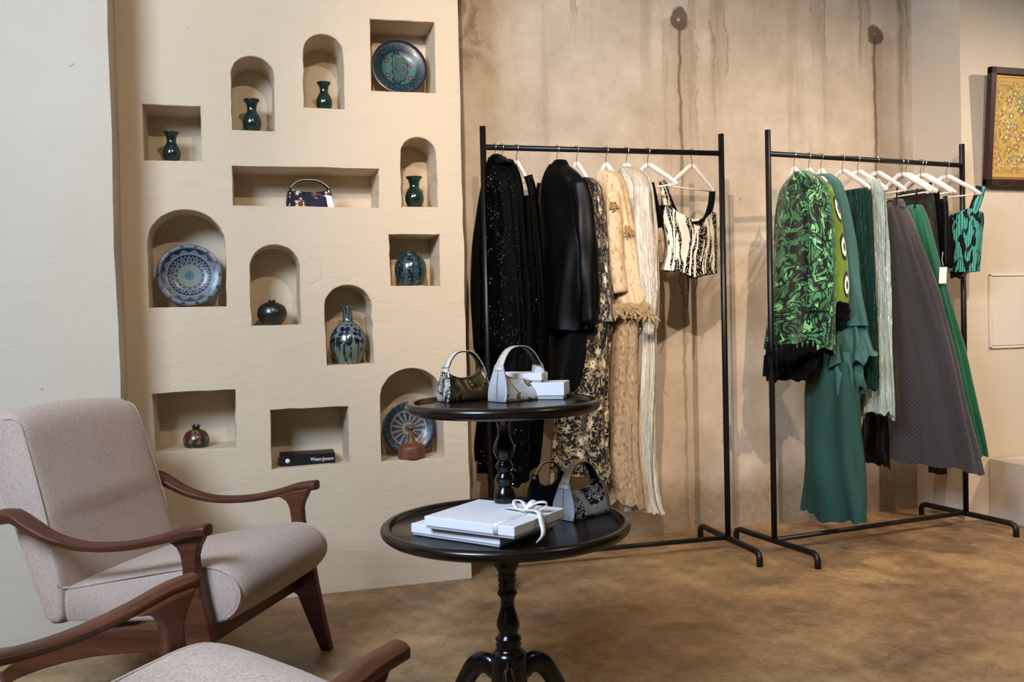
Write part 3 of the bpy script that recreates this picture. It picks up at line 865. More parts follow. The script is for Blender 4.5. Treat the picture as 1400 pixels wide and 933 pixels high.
link('skirt', garment_tube(hg, [(430, 778, 836), (480, 768, 832), (540, 762, 830), (600, 759, 830), (652, 756, 834)], .06, .24, (7, .006, .02), .006, 15), M['floral_black'], t)
HANG.append((788, *R1, 22, 'white hanger of the black and gold floral gown', H1))
hg, t = garment('champagne_kaftan', 'champagne brocade kaftan with scalloped gold lace hem and lace underskirt', 'dress', 828, *R1, 24, G1)
link('jacket', garment_tube(hg, [(236, 818, 844), (246, 812, 851), (270, 808, 857), (320, 808, 866), (380, 812, 873), (420, 816, 879), (436, 818, 881)], .05, .23, (6, .003, .01), .006, 16), M['champagne'], t)
link('sleeve', sleeve_me(hg, [(838, 262, 9), (840, 310, 11), (843, 360, 11), (849, 400, 10)], .14, .6, 17), M['champagne'], t)
link('underskirt', garment_tube(hg, [(425, 820, 872), (500, 822, 869), (560, 824, 870), (620, 828, 873), (660, 832, 878), (685, 838, 880)], .05, .24, (5, .006, .016), .012, 18), M['champagne_tulle'], t)
def lace_fringe(hg, px0, px1, y0, off, n, length):
    """scalloped petals of openwork lace along a hem"""
    bm = bmesh.new(); rs = np.random.RandomState(n)
    for k in range(n):
        x = px0 + (px1 - px0) * (k + .5) / n; dep = hg.dep - off
        base = at_d(x + rs.randn() * 2, y0 + rs.randn() * 4 - 6, dep)
        for j in range(5):
            an = -PI / 2 + (j - 2) * .42 + rs.randn() * .1; L = length * (.8 + .5 * rs.rand())
            tip = base + CR * math.cos(an) * L + CU * math.sin(an) * L - CW * (.004 + .012 * rs.rand())
            side = np.cross(tip - base, CW); side /= np.linalg.norm(side); mid = base * .45 + tip * .55 - CW * .006
            vs = [bm.verts.new(tuple(q)) for q in (base, mid + side * .006, tip, mid - side * .006)]
            bm.faces.new(vs)
    me = from_bm(bm, True); return me
o = link('lace_hem', lace_fringe(hg, 830, 890, 424, .17, 14, .055), M['gold_lace'], t); o['kind'] = 'stuff'
for x, y in ((839, 282), (859, 315)):
    bm = bmesh.new(); base = at_d(x, y, hg.dep - .165)
    for k in range(16):
        a = k * 2.4; r = .003 + .0016 * k ** .9
        c = base + CR * r * math.cos(a) + CU * r * math.sin(a)
        bmesh.ops.create_icosphere(bm, subdivisions=1, radius=.006, matrix=Matrix.Translation(Vector(c)))
    link('embroidered_rosette', from_bm(bm, True), M['gold_thread'], t)
HANG.append((828, *R1, 24, 'white hanger of the champagne kaftan', H1))
hg, t = garment('ivory_suit', 'ivory pleated blouse hung over ivory trousers with flared hem', 'suit', 856, *R1, 26, G1)
link('blouse', garment_tube(hg, [(230, 848, 868), (240, 846, 884), (262, 848, 891), (320, 852, 896), (390, 858, 899), (430, 862, 898), (450, 866, 896)], .04, .22, (9, .003, .01), .006, 20), M['ivory_pleat'], t)
link('sleeve', sleeve_me(hg, [(877, 256, 11), (880, 310, 13), (885, 370, 13), (888, 420, 10), (887, 458, 7)], .16, .6, 21, .08), M['ivory_pleat'], t)
link('trousers', garment_tube(hg, [(440, 872, 896), (500, 866, 897), (560, 862, 894), (620, 864, 894), (660, 865, 896), (685, 862, 899), (697, 858, 904)], .04, .14, (10, .004, .016), .006, 22), M['ivory_pleat'], t)
HANG.append((856, *R1, 26, 'white hanger of the ivory pleated suit', H1))
hg, t = garment('velvet_crop_top', 'black velvet crop top half hidden behind the ivory blouse', 'top', 885, *R1, 24, G1)
link('body', garment_tube(hg, [(284, 888, 912), (300, 888, 914), (312, 892, 912)], .04, .18, (5, .003, .006), .006, 24, rings=14), M['black_velvet'], t)
link('strap', strap_me(hg, [(889, 250), (893, 268), (898, 292)], 11, .1), M['black_velvet'], t)
link('strap', strap_me(hg, [(906, 254), (908, 270), (908, 292)], 8, -.05), M['black_velvet'], t)
HANG.append((885, *R1, 24, 'white hanger with one bare arm showing above the velvet crop top', H1))
hg, t = garment('ikat_bustier', 'cream bustier with black zebra ikat, straps and hanging ties', 'top', 946, *R1, -66, G1)
def bustier(hg, rows, neck, hem_pts, b, seed, mat, t, amax=.24):
    """bodice with scooped neckline (neck) and shaped hem: z of the first and last ring follow the given curves"""
    me = garment_tube(hg, rows, b, amax, (5, .002, .006), 0, seed, N=72, rings=26, hole_top=True)
    N = 72; co = np.array([v.co[:] for v in me.vertices]).reshape(26, N, 3)
    sc = hg.dep / FPX
    for k in range(N):
        lat = (co[0, k, :2] - hg.C) @ hg.r
        q = lat / (max(abs(((co[0, :, :2] - hg.C) @ hg.r))) + 1e-6)
        dz0 = -sc * np.interp(q, *neck); dz1 = -sc * np.interp(q, *hem_pts)
        for i in range(26):
            t_ = i / 25; co[i, k, 2] += dz0 * (1 - t_) ** 3 + dz1 * t_ ** 3
    me.vertices.foreach_set('co', co.reshape(-1)); me.update()
    return link('bodice', me, mat, t)
bustier(hg, [(290, 905, 978), (302, 904, 979), (316, 908, 979), (338, 910, 977), (358, 908, 977), (372, 905, 978)],
        ([-1, -.76, -.45, 0, .4, .62, .8, 1], [8, -6, 5, 14, 11, 0, 5, 7]), ([-1, -.4, 0, .4, 1], [-2, 1, 9, 4, 1]), .07, 30, M['ikat_zebra'], t)
link('strap', strap_me(hg, [(906, 247), (909, 262), (912, 278), (914, 300)], 12, .03), M['ikat_zebra'], t)
link('strap_lining', strap_me(hg, [(906, 250), (912, 266), (918, 281), (926, 297)], 9, .01), M['black_velvet'], t)
link('strap', strap_me(hg, [(974, 262), (972, 280), (967, 296), (962, 304)], 9, -.02), M['black_velvet'], t)
link('neckline_trim', tube_me([at_d(x, y, hg.dep - .115) for x, y in ((922, 292), (930, 300), (942, 304), (955, 304), (964, 298))], .007, 8, 20), M['black_velvet'], t)
for p in (((931, 372), (929, 385), (933, 397), (930, 402)), ((940, 375), (941, 395), (940, 420)), ((950, 372), (953, 386), (949, 399))):
    link('tie', tube_me([at_d(x, y, hg.dep - .06) for x, y in p], .0025, 6, 14), M['black_satin'], t)
HANG.append((946, *R1, -66, 'white hanger turned face on above the zebra bustier', H1))

# ---- rack two
hg, t = garment('ikat_jacket', 'green and black swirled ikat velvet jacket with black tassel hem', 'jacket', 1085, *R2, 6, G2)
link('body', garment_tube(hg, [(238, 1084, 1108), (246, 1074, 1120), (262, 1066, 1130), (300, 1061, 1136), (360, 1057, 1139), (420, 1052, 1140), (460, 1048, 1139), (477, 1046, 1138)], .05, .25, (6, .003, .014), .01, 40), M['ikat_green'], t)
link('sleeve', sleeve_me(hg, [(1112, 262, 11), (1119, 310, 14), (1121, 370, 15), (1117, 425, 14)], .2, .5, 41), M['ikat_green'], t)
link('lining_hem', garment_tube(hg, [(470, 1045, 1122), (500, 1046, 1116), (522, 1048, 1108)], .045, .24, (6, .01, .014), .008, 42, rings=14), M['black_velvet'], t)
def tassels(hg, pts, off, length, r, mat, t, seed):
    bm = bmesh.new(); rs = np.random.RandomState(seed)
    for x, y in pts:
        top = at_d(x, y, hg.dep - off); L = length * (.85 + .3 * rs.rand())
        for j in range(7):
            a = j * 2 * PI / 6; rad = r * (.55 if j else 0)
            p0 = top + CR * rad * .4 * math.cos(a) + CW * rad * .4 * math.sin(a); p1 = top - CU * L + CR * rad * 1.5 * math.cos(a) + CW * rad * 1.5 * math.sin(a)
            w = r * .45
            A = [bm.verts.new(tuple(p0 + w * (CR * c + CW * s_))) for c, s_ in ((1, 0), (-.5, .87), (-.5, -.87))]
            B = [bm.verts.new(tuple(p1 + w * 1.1 * (CR * c + CW * s_))) for c, s_ in ((1, 0), (-.5, .87), (-.5, -.87))]
            for i in range(3): bm.faces.new((A[i], A[(i+1) % 3], B[(i+1) % 3], B[i]))
            bm.faces.new(B)
    o = link('tassel_fringe', from_bm(bm), mat, t); o['kind'] = 'stuff'; return o
tassels(hg, [(1050 + 7.2 * k, 468 + 4 * math.sin(k * .5)) for k in range(13)], .16, .062, .011, M['fur'], t, 3)
tassels(hg, [(1046 + 6 * k, 486 + 8 * math.sin(k * .9)) for k in range(12)], .04, .085, .010, M['fur'], t, 4)
HANG.append((1085, *R2, 6, 'white hanger of the green swirled ikat jacket', H2))
hg, t = garment('lime_ikat_coat', 'lime green ikat coat with white ringed dots and black fur cuff', 'coat', 1105, *R2, 6, G2)
link('body', garment_tube(hg, [(245, 1108, 1126), (256, 1100, 1134), (280, 1098, 1140), (340, 1096, 1146), (400, 1094, 1148), (430, 1092, 1146)], .035, .24, (5, .003, .01), .006, 44), M['ikat_lime'], t)
link('sleeve', sleeve_me(hg, [(1130, 258, 8), (1138, 300, 12), (1142, 350, 15), (1144, 390, 16.5), (1146, 420, 14)], .19, .55, 45, .03), M['ikat_lime'], t)
link('fur_cuff', sleeve_me(hg, [(1146, 412, 11), (1147, 422, 14), (1147, 432, 13.5), (1146, 439, 10)], .19, .7, 46, .12), M['fur'], t)
HANG.append((1105, *R2, 6, 'white hanger of the lime ikat coat', H2))
hg, t = garment('teal_organza_dress', 'teal organza dress with ruffled overlayer and long flowing skirt', 'dress', 1122, *R2, 8, G2)
link('bodice', garment_tube(hg, [(240, 1112, 1136), (250, 1106, 1148), (280, 1108, 1157), (340, 1112, 1167), (400, 1116, 1176), (445, 1118, 1183)], .035, .24, (4, .002, .01), .0, 48), M['teal_light'], t)
link('ruffle', garment_tube(hg, [(425, 1135, 1178), (455, 1130, 1184), (478, 1124, 1190), (490, 1120, 1192)], .06, .24, (8, .006, .026), .022, 49, rings=20), M['teal_light'], t)
link('ruffle', garment_tube(hg, [(480, 1134, 1174), (510, 1134, 1176), (534, 1138, 1178)], .055, .2, (7, .01, .026), .016, 50, rings=16), M['teal_light'], t)
link('skirt', garment_tube(hg, [(470, 1108, 1166), (530, 1103, 1170), (600, 1101, 1174), (660, 1100, 1178), (705, 1100, 1181)], .06, .26, (4, .006, .022), .012, 51), M['teal'], t)
HANG.append((1122, *R2, 8, 'white hanger of the teal organza dress', H2))
hg, t = garment('green_pleated_dress', 'bottle green crinkle pleated dress between teal organza and pale sage', 'dress', 1151, *R2, 8, G2)
link('body', garment_tube(hg, [(263, 1146, 1188), (275, 1142, 1190), (340, 1142, 1193), (420, 1146, 1196), (500, 1150, 1196), (530, 1152, 1194)], .035, .22, (9, .004, .012), .006, 53), M['green_pleat'], t)
HANG.append((1151, *R2, 8, 'white hanger of the bottle green pleated dress', H2))
hg, t = garment('sage_pleated_dress', 'pale sage metallic pleated dress with crinkled hem', 'dress', 1172, *R2, 12, G2)
link('body', garment_tube(hg, [(249, 1184, 1202), (258, 1180, 1208), (300, 1180, 1211), (380, 1180, 1214), (450, 1180, 1216), (520, 1179, 1219), (552, 1176, 1221), (565, 1173, 1220)], .035, .18, (10, .003, .016), .014, 55), M['sage'], t)
HANG.append((1172, *R2, 12, 'white hanger of the sage metallic dress', H2))
hg, t = garment('charcoal_tulle_skirt', 'charcoal dotted tulle skirt, widest piece on its rack', 'skirt', 1204, *R2, 10, G2)
link('skirt', garment_tube(hg, [(280, 1213, 1232), (290, 1209, 1240), (330, 1206, 1254), (400, 1204, 1277), (480, 1204, 1299), (560, 1204, 1316), (610, 1200, 1328), (634, 1196, 1333)], .05, .32, (8, .006, .014), .008, 57, rings=50), M['charcoal_tulle'], t)
link('lining', garment_tube(hg, [(560, 1182, 1212), (600, 1177, 1214), (639, 1174, 1217)], .03, .14, (5, .004, .01), .01, 58, rings=16), M['black_satin'], t)
link('waistband', garment_tube(hg, [(276, 1213, 1233), (288, 1211, 1238)], .03, .2, (6, .002, .003), 0, 59, rings=6), M['charcoal_tulle'], t)
link('hanging_loop', strap_me(hg, [(1227, 254), (1226, 268), (1225, 282)], 2.5, .12), M['black_satin'], t)
HANG.append((1198, *R2, 10, 'white hanger of the charcoal tulle skirt', H2))
hg, t = garment('green_tulle_skirt', 'emerald dotted tulle skirt fanning out behind the charcoal one', 'skirt', 1234, *R2, 10, G2)
link('skirt', garment_tube(hg, [(283, 1242, 1260), (294, 1238, 1266), (330, 1240, 1274), (400, 1246, 1291), (480, 1254, 1313), (560, 1262, 1331), (600, 1268, 1341), (620, 1270, 1345)], .05, .32, (8, .006, .014), .010, 61, rings=50), M['green_tulle'], t)
link('hanging_loop', strap_me(hg, [(1254, 258), (1252, 272), (1250, 285)], 2.5, .12), M['black_satin'], t)
HANG.append((1232, *R2, 10, 'white hanger of the emerald tulle skirt', H2))
hg, t = garment('dark_print_skirt', 'dark green and red printed skirt folded over its hanger', 'skirt', 1242, *R2, 14, G2)
link('skirt', garment_tube(hg, [(262, 1228, 1272), (272, 1216, 1276), (300, 1214, 1278), (360, 1216, 1280), (420, 1220, 1280)], .03, .26, (5, .003, .01), .01, 63), M['dark_print'], t)
HANG.append((1238, *R2, 14, 'white hanger of the dark printed skirt', H2))
hg, t = garment('velvet_camisole', 'black velvet camisole with pointed cups beside the printed skirt', 'top', 1258, *R2, 14, G2)
link('body', garment_tube(hg, [(276, 1258, 1288), (300, 1256, 1290), (340, 1258, 1290), (372, 1262, 1291)], .03, .2, (6, .003, .01), .008, 65, rings=20), M['black_velvet'], t)
for p in (((1270, 250), (1271, 268), (1270, 296)), ((1280, 260), (1281, 280), (1281, 306))):
    link('strap', strap_me(hg, p, 9, .1), M['black_velvet'], t)
HANG.append((1258, *R2, 14, 'white hanger of the black velvet camisole', H2))
hg, t = garment('ribbon_strap_corset', 'black corset with flat ribbon strap and white paper tag', 'top', 1265, *R2, 16, G2)
link('body', garment_tube(hg, [(300, 1272, 1297), (330, 1272, 1298), (366, 1276, 1300)], .03, .16, (5, .003, .008), .006, 67, rings=16), M['black_crepe'], t)
link('strap', strap_me(hg, [(1292, 268), (1294, 285), (1294, 330), (1295, 366)], 6, .19), M['black_satin'], t)
dep = hg.dep - .26
tg = link('price_tag', slab_me([(0, 0), (.033, .002), (.035, .078), (.002, .076)], -.0006, .0006), M['tag_paper'], t)
p = at_d(1283.5, 388, dep); tg.location = p; tg.rotation_euler = (0, .03, -math.radians(22))
link('tag_cord', tube_me([at_d(1289, 345, dep), at_d(1288, 356, dep), at_d(1290, 364, dep)], .001, 5, 8), M['tag_paper'], t)
HANG.append((1262, *R2, 16, 'white hanger of the black ribbon strap corset', H2))
hg, t = garment('turquoise_bustier', 'turquoise and black ikat bustier at the far end of its rack', 'top', 1293, *R2, 22, G2)
bustier(hg, [(293, 1298, 1342), (306, 1298, 1343), (330, 1298, 1341), (352, 1298, 1339), (371, 1297, 1338)], ([-1, -.3, .2, .6, 1], [6, 4, 2, -4, 2]), ([-1, 0, 1], [-2, 2, 2]), .06, 70, M['ikat_turq'], t)
link('strap', strap_me(hg, [(1341, 255), (1338, 268), (1332, 285), (1328, 300)], 14, .12), M['ikat_turq'], t)
link('hook_panel', strap_me(hg, [(1299, 296), (1300, 330), (1299, 366)], 8, .075), M['black_satin'], t)
link('lining', garment_tube(hg, [(362, 1297, 1330), (372, 1298, 1326), (380, 1300, 1316)], .04, .14, (4, .002, .004), .004, 72, rings=8), M['black_satin'], t)
HANG.append((1293, *R2, 22, 'white hanger of the turquoise bustier', H2))
for px, rk, zb, psi, lab, grp in HANG:
    short = px in (676, 686, 706, 761, 788, 828, 856, 1085, 1105, 1122)
    hanger(hook_point(px, rk), math.radians(psi), zb, lab, grp, .08 if short else .168, .9 if short else 1.0)

# ------------------------------------------------------------------ bags
def bag(name, label, loc, yaw, L, W, h_end, h_mid, h_handle, mat, end_mat, grp, strap_w=.038, z_end=None, inner=None):
    """small hobo bag: gathered ends that rise to a wide arched strap, sagging middle"""
    t = tag(empty(name, loc, yaw), label, 'handbag', grp)
    n = 25; rings, uv = [], []; m = 20
    for i in range(n):
        s = -1 + 2 * i / (n - 1); q = abs(s)
        h = h_mid + (h_end - h_mid) * (q ** 2.2)
        wb = W / 2 * (1 - .10 * (1 - q) ) ; wt = W / 2 * (.16 + .2 * (1 - q) ** 1.2)
        lx = s * L / 2
        if q > .9: lx -= math.copysign((q - .9) * .02, s)
        wt2 = wt if q < .6 else wt + (W * .22 - wt) * (q - .6) / .4
        side = []
        for k in range(8):
            zz = k / 7; w = wb + (wt2 - wb) * zz ** (1.3 + 1.0 * q); w *= 1 + .10 * math.sin(PI * min(1, zz * 1.3)) * (1 - .4 * q)
            lean = zz * math.copysign(.010, s) * max(0, q - .75) * 4 * -1
            fold = .0016 * math.sin(13 * s + 7 * zz) * zz
            side.append((lx + lean, w + fold, .001 + zz * h, zz))
        base = [(lx, side[0][1] * f_, .0005, 0) for f_ in (-.6, 0, .6)]
        ring4 = base + side + [(lx + side[-1][0] - lx, 0, .001 + h * 1.01, 1)] + [(x_, -y_, z_, q_) for x_, y_, z_, q_ in side[::-1]]
        ring = [(x_, y_, z_) for x_, y_, z_, _ in ring4]; uv += [(lx, z_ + (.3 if y_ > 0 else 0)) for x_, y_, z_, _ in ring4]
        rings.append(ring)
    link('body', loft_me(rings, uvs=uv), mat, t)
    # end panels share the outline of the body's ends, with a raised centre seam
    for sg, ring in ((-1, rings[0]), (1, rings[-1])):
        o1 = [(x + sg * .0005, y * 1.02, z) for x, y, z in ring]; o2 = [(x + sg * .003, y * .96, z * .995 + .0003) for x, y, z in ring]
        uve = [(y, z) for x, y, z in o1] * 2
        e = link('end_panel', loft_me([o1, o2] if sg > 0 else [o2, o1], uvs=uve), end_mat, t)
        link('seam', tube_me([(ring[0][0] + sg * .003, 0, .004), (ring[0][0] + sg * .0045, 0, h_end * .4), (ring[8][0] + sg * .003, 0, h_end * .9)], .0012, 6, 10), end_mat, e)
    P = []
    for k in range(25):
        a = PI * k / 24; c = math.cos(a); P.append((-(L / 2 - .008) * c, 0, h_end * .86 + (h_handle - h_end * .86) * (1 - abs(c) ** 2.8)))
    P = np.array(P); T = np.gradient(P, axis=0); rg, rg2 = [], []
    for i, (p, tn) in enumerate(zip(P, T)):
        tn = tn / np.linalg.norm(tn); up = np.array([-tn[2], 0, tn[0]]); q = abs(i - 12) / 12; w = strap_w * (.5 + .5 * q ** 1.5)
        rg.append([tuple(p + np.array([0, y * w, 0]) + up * z) for y, z in ((-.5, .0015), (.5, .0015), (.5, .0035), (-.5, .0035))])
        rg2.append([tuple(p + np.array([0, y * w * .96, 0]) + up * z) for y, z in ((-.5, -.0015), (.5, -.0015), (.5, .0013), (-.5, .0013))])
    link('handle', loft_me(rg), M['strap_cream'], t)
    link('handle_lining', loft_me(rg2), inner or M['black_satin'], t)
    return t
def printed(name, base, base2, col1, col2, scale, rough=.6, metal=0.0, vmin=None, metal_flow=False, black=None):
    m = Mat(name, rough, spec=.35, metal=metal); c = m.tc('UV'); u, v, _ = m.sep(c); w = m.warp(c, 30, .012)
    col = m.mix(m.noise(c, 300, 2), base, base2)
    f, r = m.flower(w, scale, 6, .5, .6); st = (m.noise(w, scale * .8, 1, .4, 1.0) - .5).abs().lt(.03)
    zone = m.noise(c, scale * .45, 1).gt(.44)
    col = m.mix(f * zone, col, m.mix(r.lt(.2), col1, col2)); col = m.mix(st * zone, col, col2)
    if black:
        bl = ((m.noise(w, scale * 1.4, 1.5, .5, 2.2) * 4).frac() - .5).abs().lt(.2) * zone
        col = m.mix(bl, col, black)
    m.color(col); m.bump(m.noise(c, 350, 2) + f * .4, .15, .001); return m.m
def strap_cream():
    m = Mat('cream_strap_leather', .55, spec=.35); c = m.tc()
    l = (m.noise(c, 60, 2, .5, 1.5) - .5).abs().lt(.012); m.color(m.mix(l * .6, '#d9cfbd', '#5c5048')); return m.m
M['strap_cream'] = strap_cream()
M['bag_bronze'] = printed('bronze_metallic_leather', '#3a3122', '#5c5036', '#6f6244', '#2a2318', 25, .35, .75)
M['bag_bronze_end'] = printed('snake_print_leather', '#cfc8bd', '#e4ddd0', '#8f7d64', '#2a2420', 45, .35, .2, black='#1d1916')
M['bag_grey_floral'] = printed('pale_grey_floral_cloth', '#b9b9bd', '#cfcdcb', '#d9c7a2', '#7c5a3a', 22, .8)
M['bag_grey'] = fabric('pale_blue_grey_felt', '#aeaeb0', '#c6c5c6', .2, 300)
M['bag_navy'] = fabric('navy_leather', '#0a0e18', '#131a29', .05, 200)
M['bag_denim'] = printed('grey_blue_cloth_black_print', '#939498', '#a9a9ac', '#e0ddd6', '#0b0b0c', 26, .8, black='#0b0b0d')
M['bag_denim_end'] = fabric('grey_blue_felt', '#96979b', '#acacb0', .2, 300)
M['bag_navy_floral'] = printed('navy_floral_cloth', '#0c1222', '#141d33', '#d3bd98', '#5b3a34', 18, .7)
GB = 'small arched handle handbags'
def yaw_cam(phi): return math.atan2(-.291 * math.cos(phi) + .957 * math.sin(phi), .957 * math.cos(phi) + .291 * math.sin(phi))
def bag_at(px, py, z, phi, L, W):
    """place a bag by its nearest lower corner"""
    c = at_z(px, py, z); y = yaw_cam(phi); ex = np.array([math.cos(y), math.sin(y)]); ey = np.array([-ex[1], ex[0]])
    q = c[:2] + ex * L / 2 + ey * W / 2; return (q[0], q[1], z), y
p, y = bag_at(692, 551, ZU + .001, math.radians(42), .165, .075)
bag('handbag', 'pale grey handbag with beige flowers on the upper tray', p, y, .165, .075, .098, .056, .146, M['bag_grey_floral'], M['bag_grey'], GB)
p, y = bag_at(614, 551, ZU + .001, math.radians(33), .135, .07)
bag('handbag', 'dark bronze metallic handbag on the upper tray', p, y, .135, .07, .094, .062, .136, M['bag_bronze'], M['bag_bronze_end'], GB)
p, y = bag_at(784, 714, ZL + .001, math.radians(44), .145, .078)
bag('handbag', 'grey blue handbag with black printed panel on the lower tray', p, y, .145, .078, .096, .070, .146, M['bag_denim'], M['bag_denim_end'], GB)
p, y = bag_at(738, 694, ZL + .001, math.radians(38), .12, .06)
bag('handbag', 'navy handbag standing behind the grey blue one', p, y, .12, .06, .088, .05, .120, M['bag_navy'], M['bag_navy'], GB, .014)
zf = niche_floor('long')
c = at_y(424, 281, YN + .07)
bag('handbag', 'navy floral handbag with paper tag in the long niche', (c[0], c[1] + .01, zf), 0.06, .185, .07, .085, .068, .118, M['bag_navy_floral'], M['bag_navy'], GB)
bt = bpy.data.objects['handbag.004'] if 'handbag.004' in bpy.data.objects else None
if bt:
    g = link('price_tag', slab_me([(0, 0), (.024, -.004), (.034, -.052), (.008, -.050)], -.0006, .0006), M['tag_paper'], bt); g.location = (.058, -.048, .054)

# ------------------------------------------------------------------ boxes
def gift_box(label, c, yaw, sx, sy, z, h, grp, ribbon=False):
    t = tag(empty('gift_box', (c[0], c[1], z), yaw), label, 'box', grp)
    bevel(link('base', box_me(sx - .006, sy - .006, h * .5, 0, 0, h * .25), M['card_shade'], t), .0015)
    bevel(link('lid', box_me(sx, sy, h * .78, 0, 0, h * .61), M['white_card'], t), .0015)
    if ribbon:
        rx = sx * .30
        def band(pts, w, name='ribbon'):
            P = np.array(pts, float); T = np.gradient(P, axis=0); rings = []
            for p, tn in zip(P, T):
                tn /= np.linalg.norm(tn); side = np.array(w); nn = np.cross(tn, side); nn /= np.linalg.norm(nn)
                rings.append([tuple(p + side * a + nn * b) for a, b in ((-.5, 0), (.5, 0), (.5, .0012), (-.5, .0012))])
            return link(name, loft_me(rings), M['ribbon'], t)
        e = .0015
        band([(rx, -sy/2 - e, h*.25), (rx, -sy/2 - e, h*.9), (rx, -sy/2 - e*.5, h + e), (rx, -sy/4, h + e), (rx, sy/4, h + e), (rx, sy/2 + e*.5, h + e), (rx, sy/2 + e, h*.9), (rx, sy/2 + e, h*.25)], (.014, 0, 0))
        band([(sx/2 + e, .02, h*.25), (sx/2 + e, .02, h*.9), (sx/2, .02, h + e), (rx, .02, h + e)], (0, .014, 0))
        for k, (ax, ay, L) in enumerate(((.9, .5, .05), (-.9, .35, .05), (.2, .9, .035))):
            pts = []
            for i in range(17):
                a = 2 * PI * i / 16; r = L * .5 * (1 - math.cos(a)); pts.append((rx + ax * r + .004 * math.sin(a), .02 + ay * r, h + .006 + .016 * abs(math.sin(a / 2)) + .010 * math.sin(a)))
            band(pts, (-ay * .014, ax * .014, 0.002), 'bow_loop')
        tail = catmull([(rx, .02, h + .010), (rx + .05, -.005, h + .014), (sx / 2 + .012, -.02, h + .002), (sx / 2 + .028, -.035, h - .03), (sx / 2 + .022, -.05, h - .047)], 18)
        band(tail, (.004, .014, .002), 'bow_tail')
        tail = catmull([(rx, .02, h + .010), (rx - .05, .03, h + .009), (rx - .08, .045, h + .003)], 10)
        band(tail, (.004, .014, .002), 'bow_tail')
    return t
GX = 'white gift boxes on the pedestal table'
def box_from(px0, px1, z_top):
    a, b = at_z(*px0, z_top)[:2], at_z(*px1, z_top)[:2]; return a, b, math.atan2(b[1] - a[1], b[0] - a[0])
def place_box(px0, px1, z0, h, sy, label, ribbon=False):
    a, b, y = box_from(px0, px1, z0 + h); sx = np.linalg.norm(b - a); ey = np.array([-math.sin(y), math.cos(y)])
    c = (a + b) / 2 + ey * sy / 2; return gift_box(label, c, y, sx, sy, z0, h, GX, ribbon)
place_box((562, 716), (683, 733), ZL + .001, .029, .25, 'plain white flat box under the ribboned one on the lower tray')
place_box((580, 706), (703, 721), ZL + .0305, .030, .238, 'white flat box tied with white ribbon bow on the lower tray', True)
gift_box('white lidded box behind the handbags on the upper tray', (.812, 2.44), math.radians(-29), .17, .10, ZU + .001, .046, GX)
gift_box('slim white box stacked on the lidded box of the upper tray', (.775, 2.458), math.radians(-31), .13, .08, ZU + .0475, .026, GX)

# ------------------------------------------------------------------ ceramics in the niches
def vase_glaze(name, a, b, hi, scale=30, rough=.18):
    m = Mat(name, rough, spec=.6, coat=.4); c = m.tc(); d = m.noise(m.map(c, (1, 1, .3)), scale, 4, .6, .6)
    col = m.mix(d.step(.35, .65), a, b); k = m.noise(c, scale * 4, 2).gt(.68); m.color(m.mix(k * .6, col, hi)); m.bump(d, .1, .003); return m.m
M['green_glaze'] = vase_glaze('dark_green_glaze', '#071712', '#11302a', '#2c5a4e', 40)
M['dark_glaze'] = vase_glaze('blackish_teal_glaze', '#060c0c', '#0d1b1a', '#1c302d', 45, .35)
def pot_blue():
    m = Mat('blue_painted_glaze', .2, spec=.6, coat=.4); c = m.tc(); x, y, z = m.sep(c); ang = m.math('ARCTAN2', y, x)
    st = ((ang * 9.0).cos() * .5 + .5); n = m.noise(m.map(c, (1, 1, 1)), 90, 3, .6, 1.0)
    col = m.mix(st.gt(.55), '#08171f', '#213f45'); col = m.mix(n.gt(.56) * .7, col, '#4b6468'); col = m.mix(n.lt(.36) * .8, col, '#071018'); m.color(col); return m.m
M['blue_painted'] = pot_blue()
def iris():
    m = Mat('grey_iris_glaze', .2, spec=.6, coat=.4); c = m.tc(); x, y, z = m.sep(c); ang = m.math('ARCTAN2', y, x)
    uv = m.comb(ang * .055, z); w = m.warp(uv, 25, .012)
    col = m.mix(m.noise(c, 40, 4), '#4c5b55', '#75817a')
    lv = m.noise(m.map(w, (95, 16, 1), (0, 0, 0), (0, 0, .35)), 1.0, 2, .5, .6).gt(.55) * z.lt(.115); col = m.mix(lv, col, '#12271f')
    f, r = m.flower(m.map(w, (1, 1, 1), (.012, .01, 0)), 21, 4, .55, .1); f = f * z.gt(.085) * z.lt(.165)
    col = m.mix(f, col, '#0e1230'); col = m.mix(f * r.lt(.09), col, '#7d7a8a')
    nk = z.gt(.175); col = m.mix(nk * m.noise(m.map(uv, (120, 10, 1)), 1, 2).gt(.48), col, '#172f2c'); m.color(col); return m.m
M['iris_glaze'] = iris()
def pomegranate_paint():
    m = Mat('red_painted_pomegranate', .3, spec=.5, coat=.3); c = m.tc(); x, y, z = m.sep(c); ang = m.math('ARCTAN2', y, x); uv = m.comb(ang * .05, z)
    col = m.mix(z.step(.03, .07), '#0e1814', '#54160c'); f, r = m.flower(uv, 28, 6, .5, .4); col = m.mix(f, col, m.mix(r.step(.05, .35), '#86682a', '#1c3020'))
    k = m.noise(uv, 220, 2).gt(.64); col = m.mix(k * .8, col, '#8e8048'); m.color(col); return m.m
M['pomegranate'] = pomegranate_paint()
M['pom_crown'] = Mat('dark_red_crown', .4, color='#2a0d08').m
M['turned_wood'] = wood('turned_red_wood', '#53301c', '#875838', .45, axis=2)

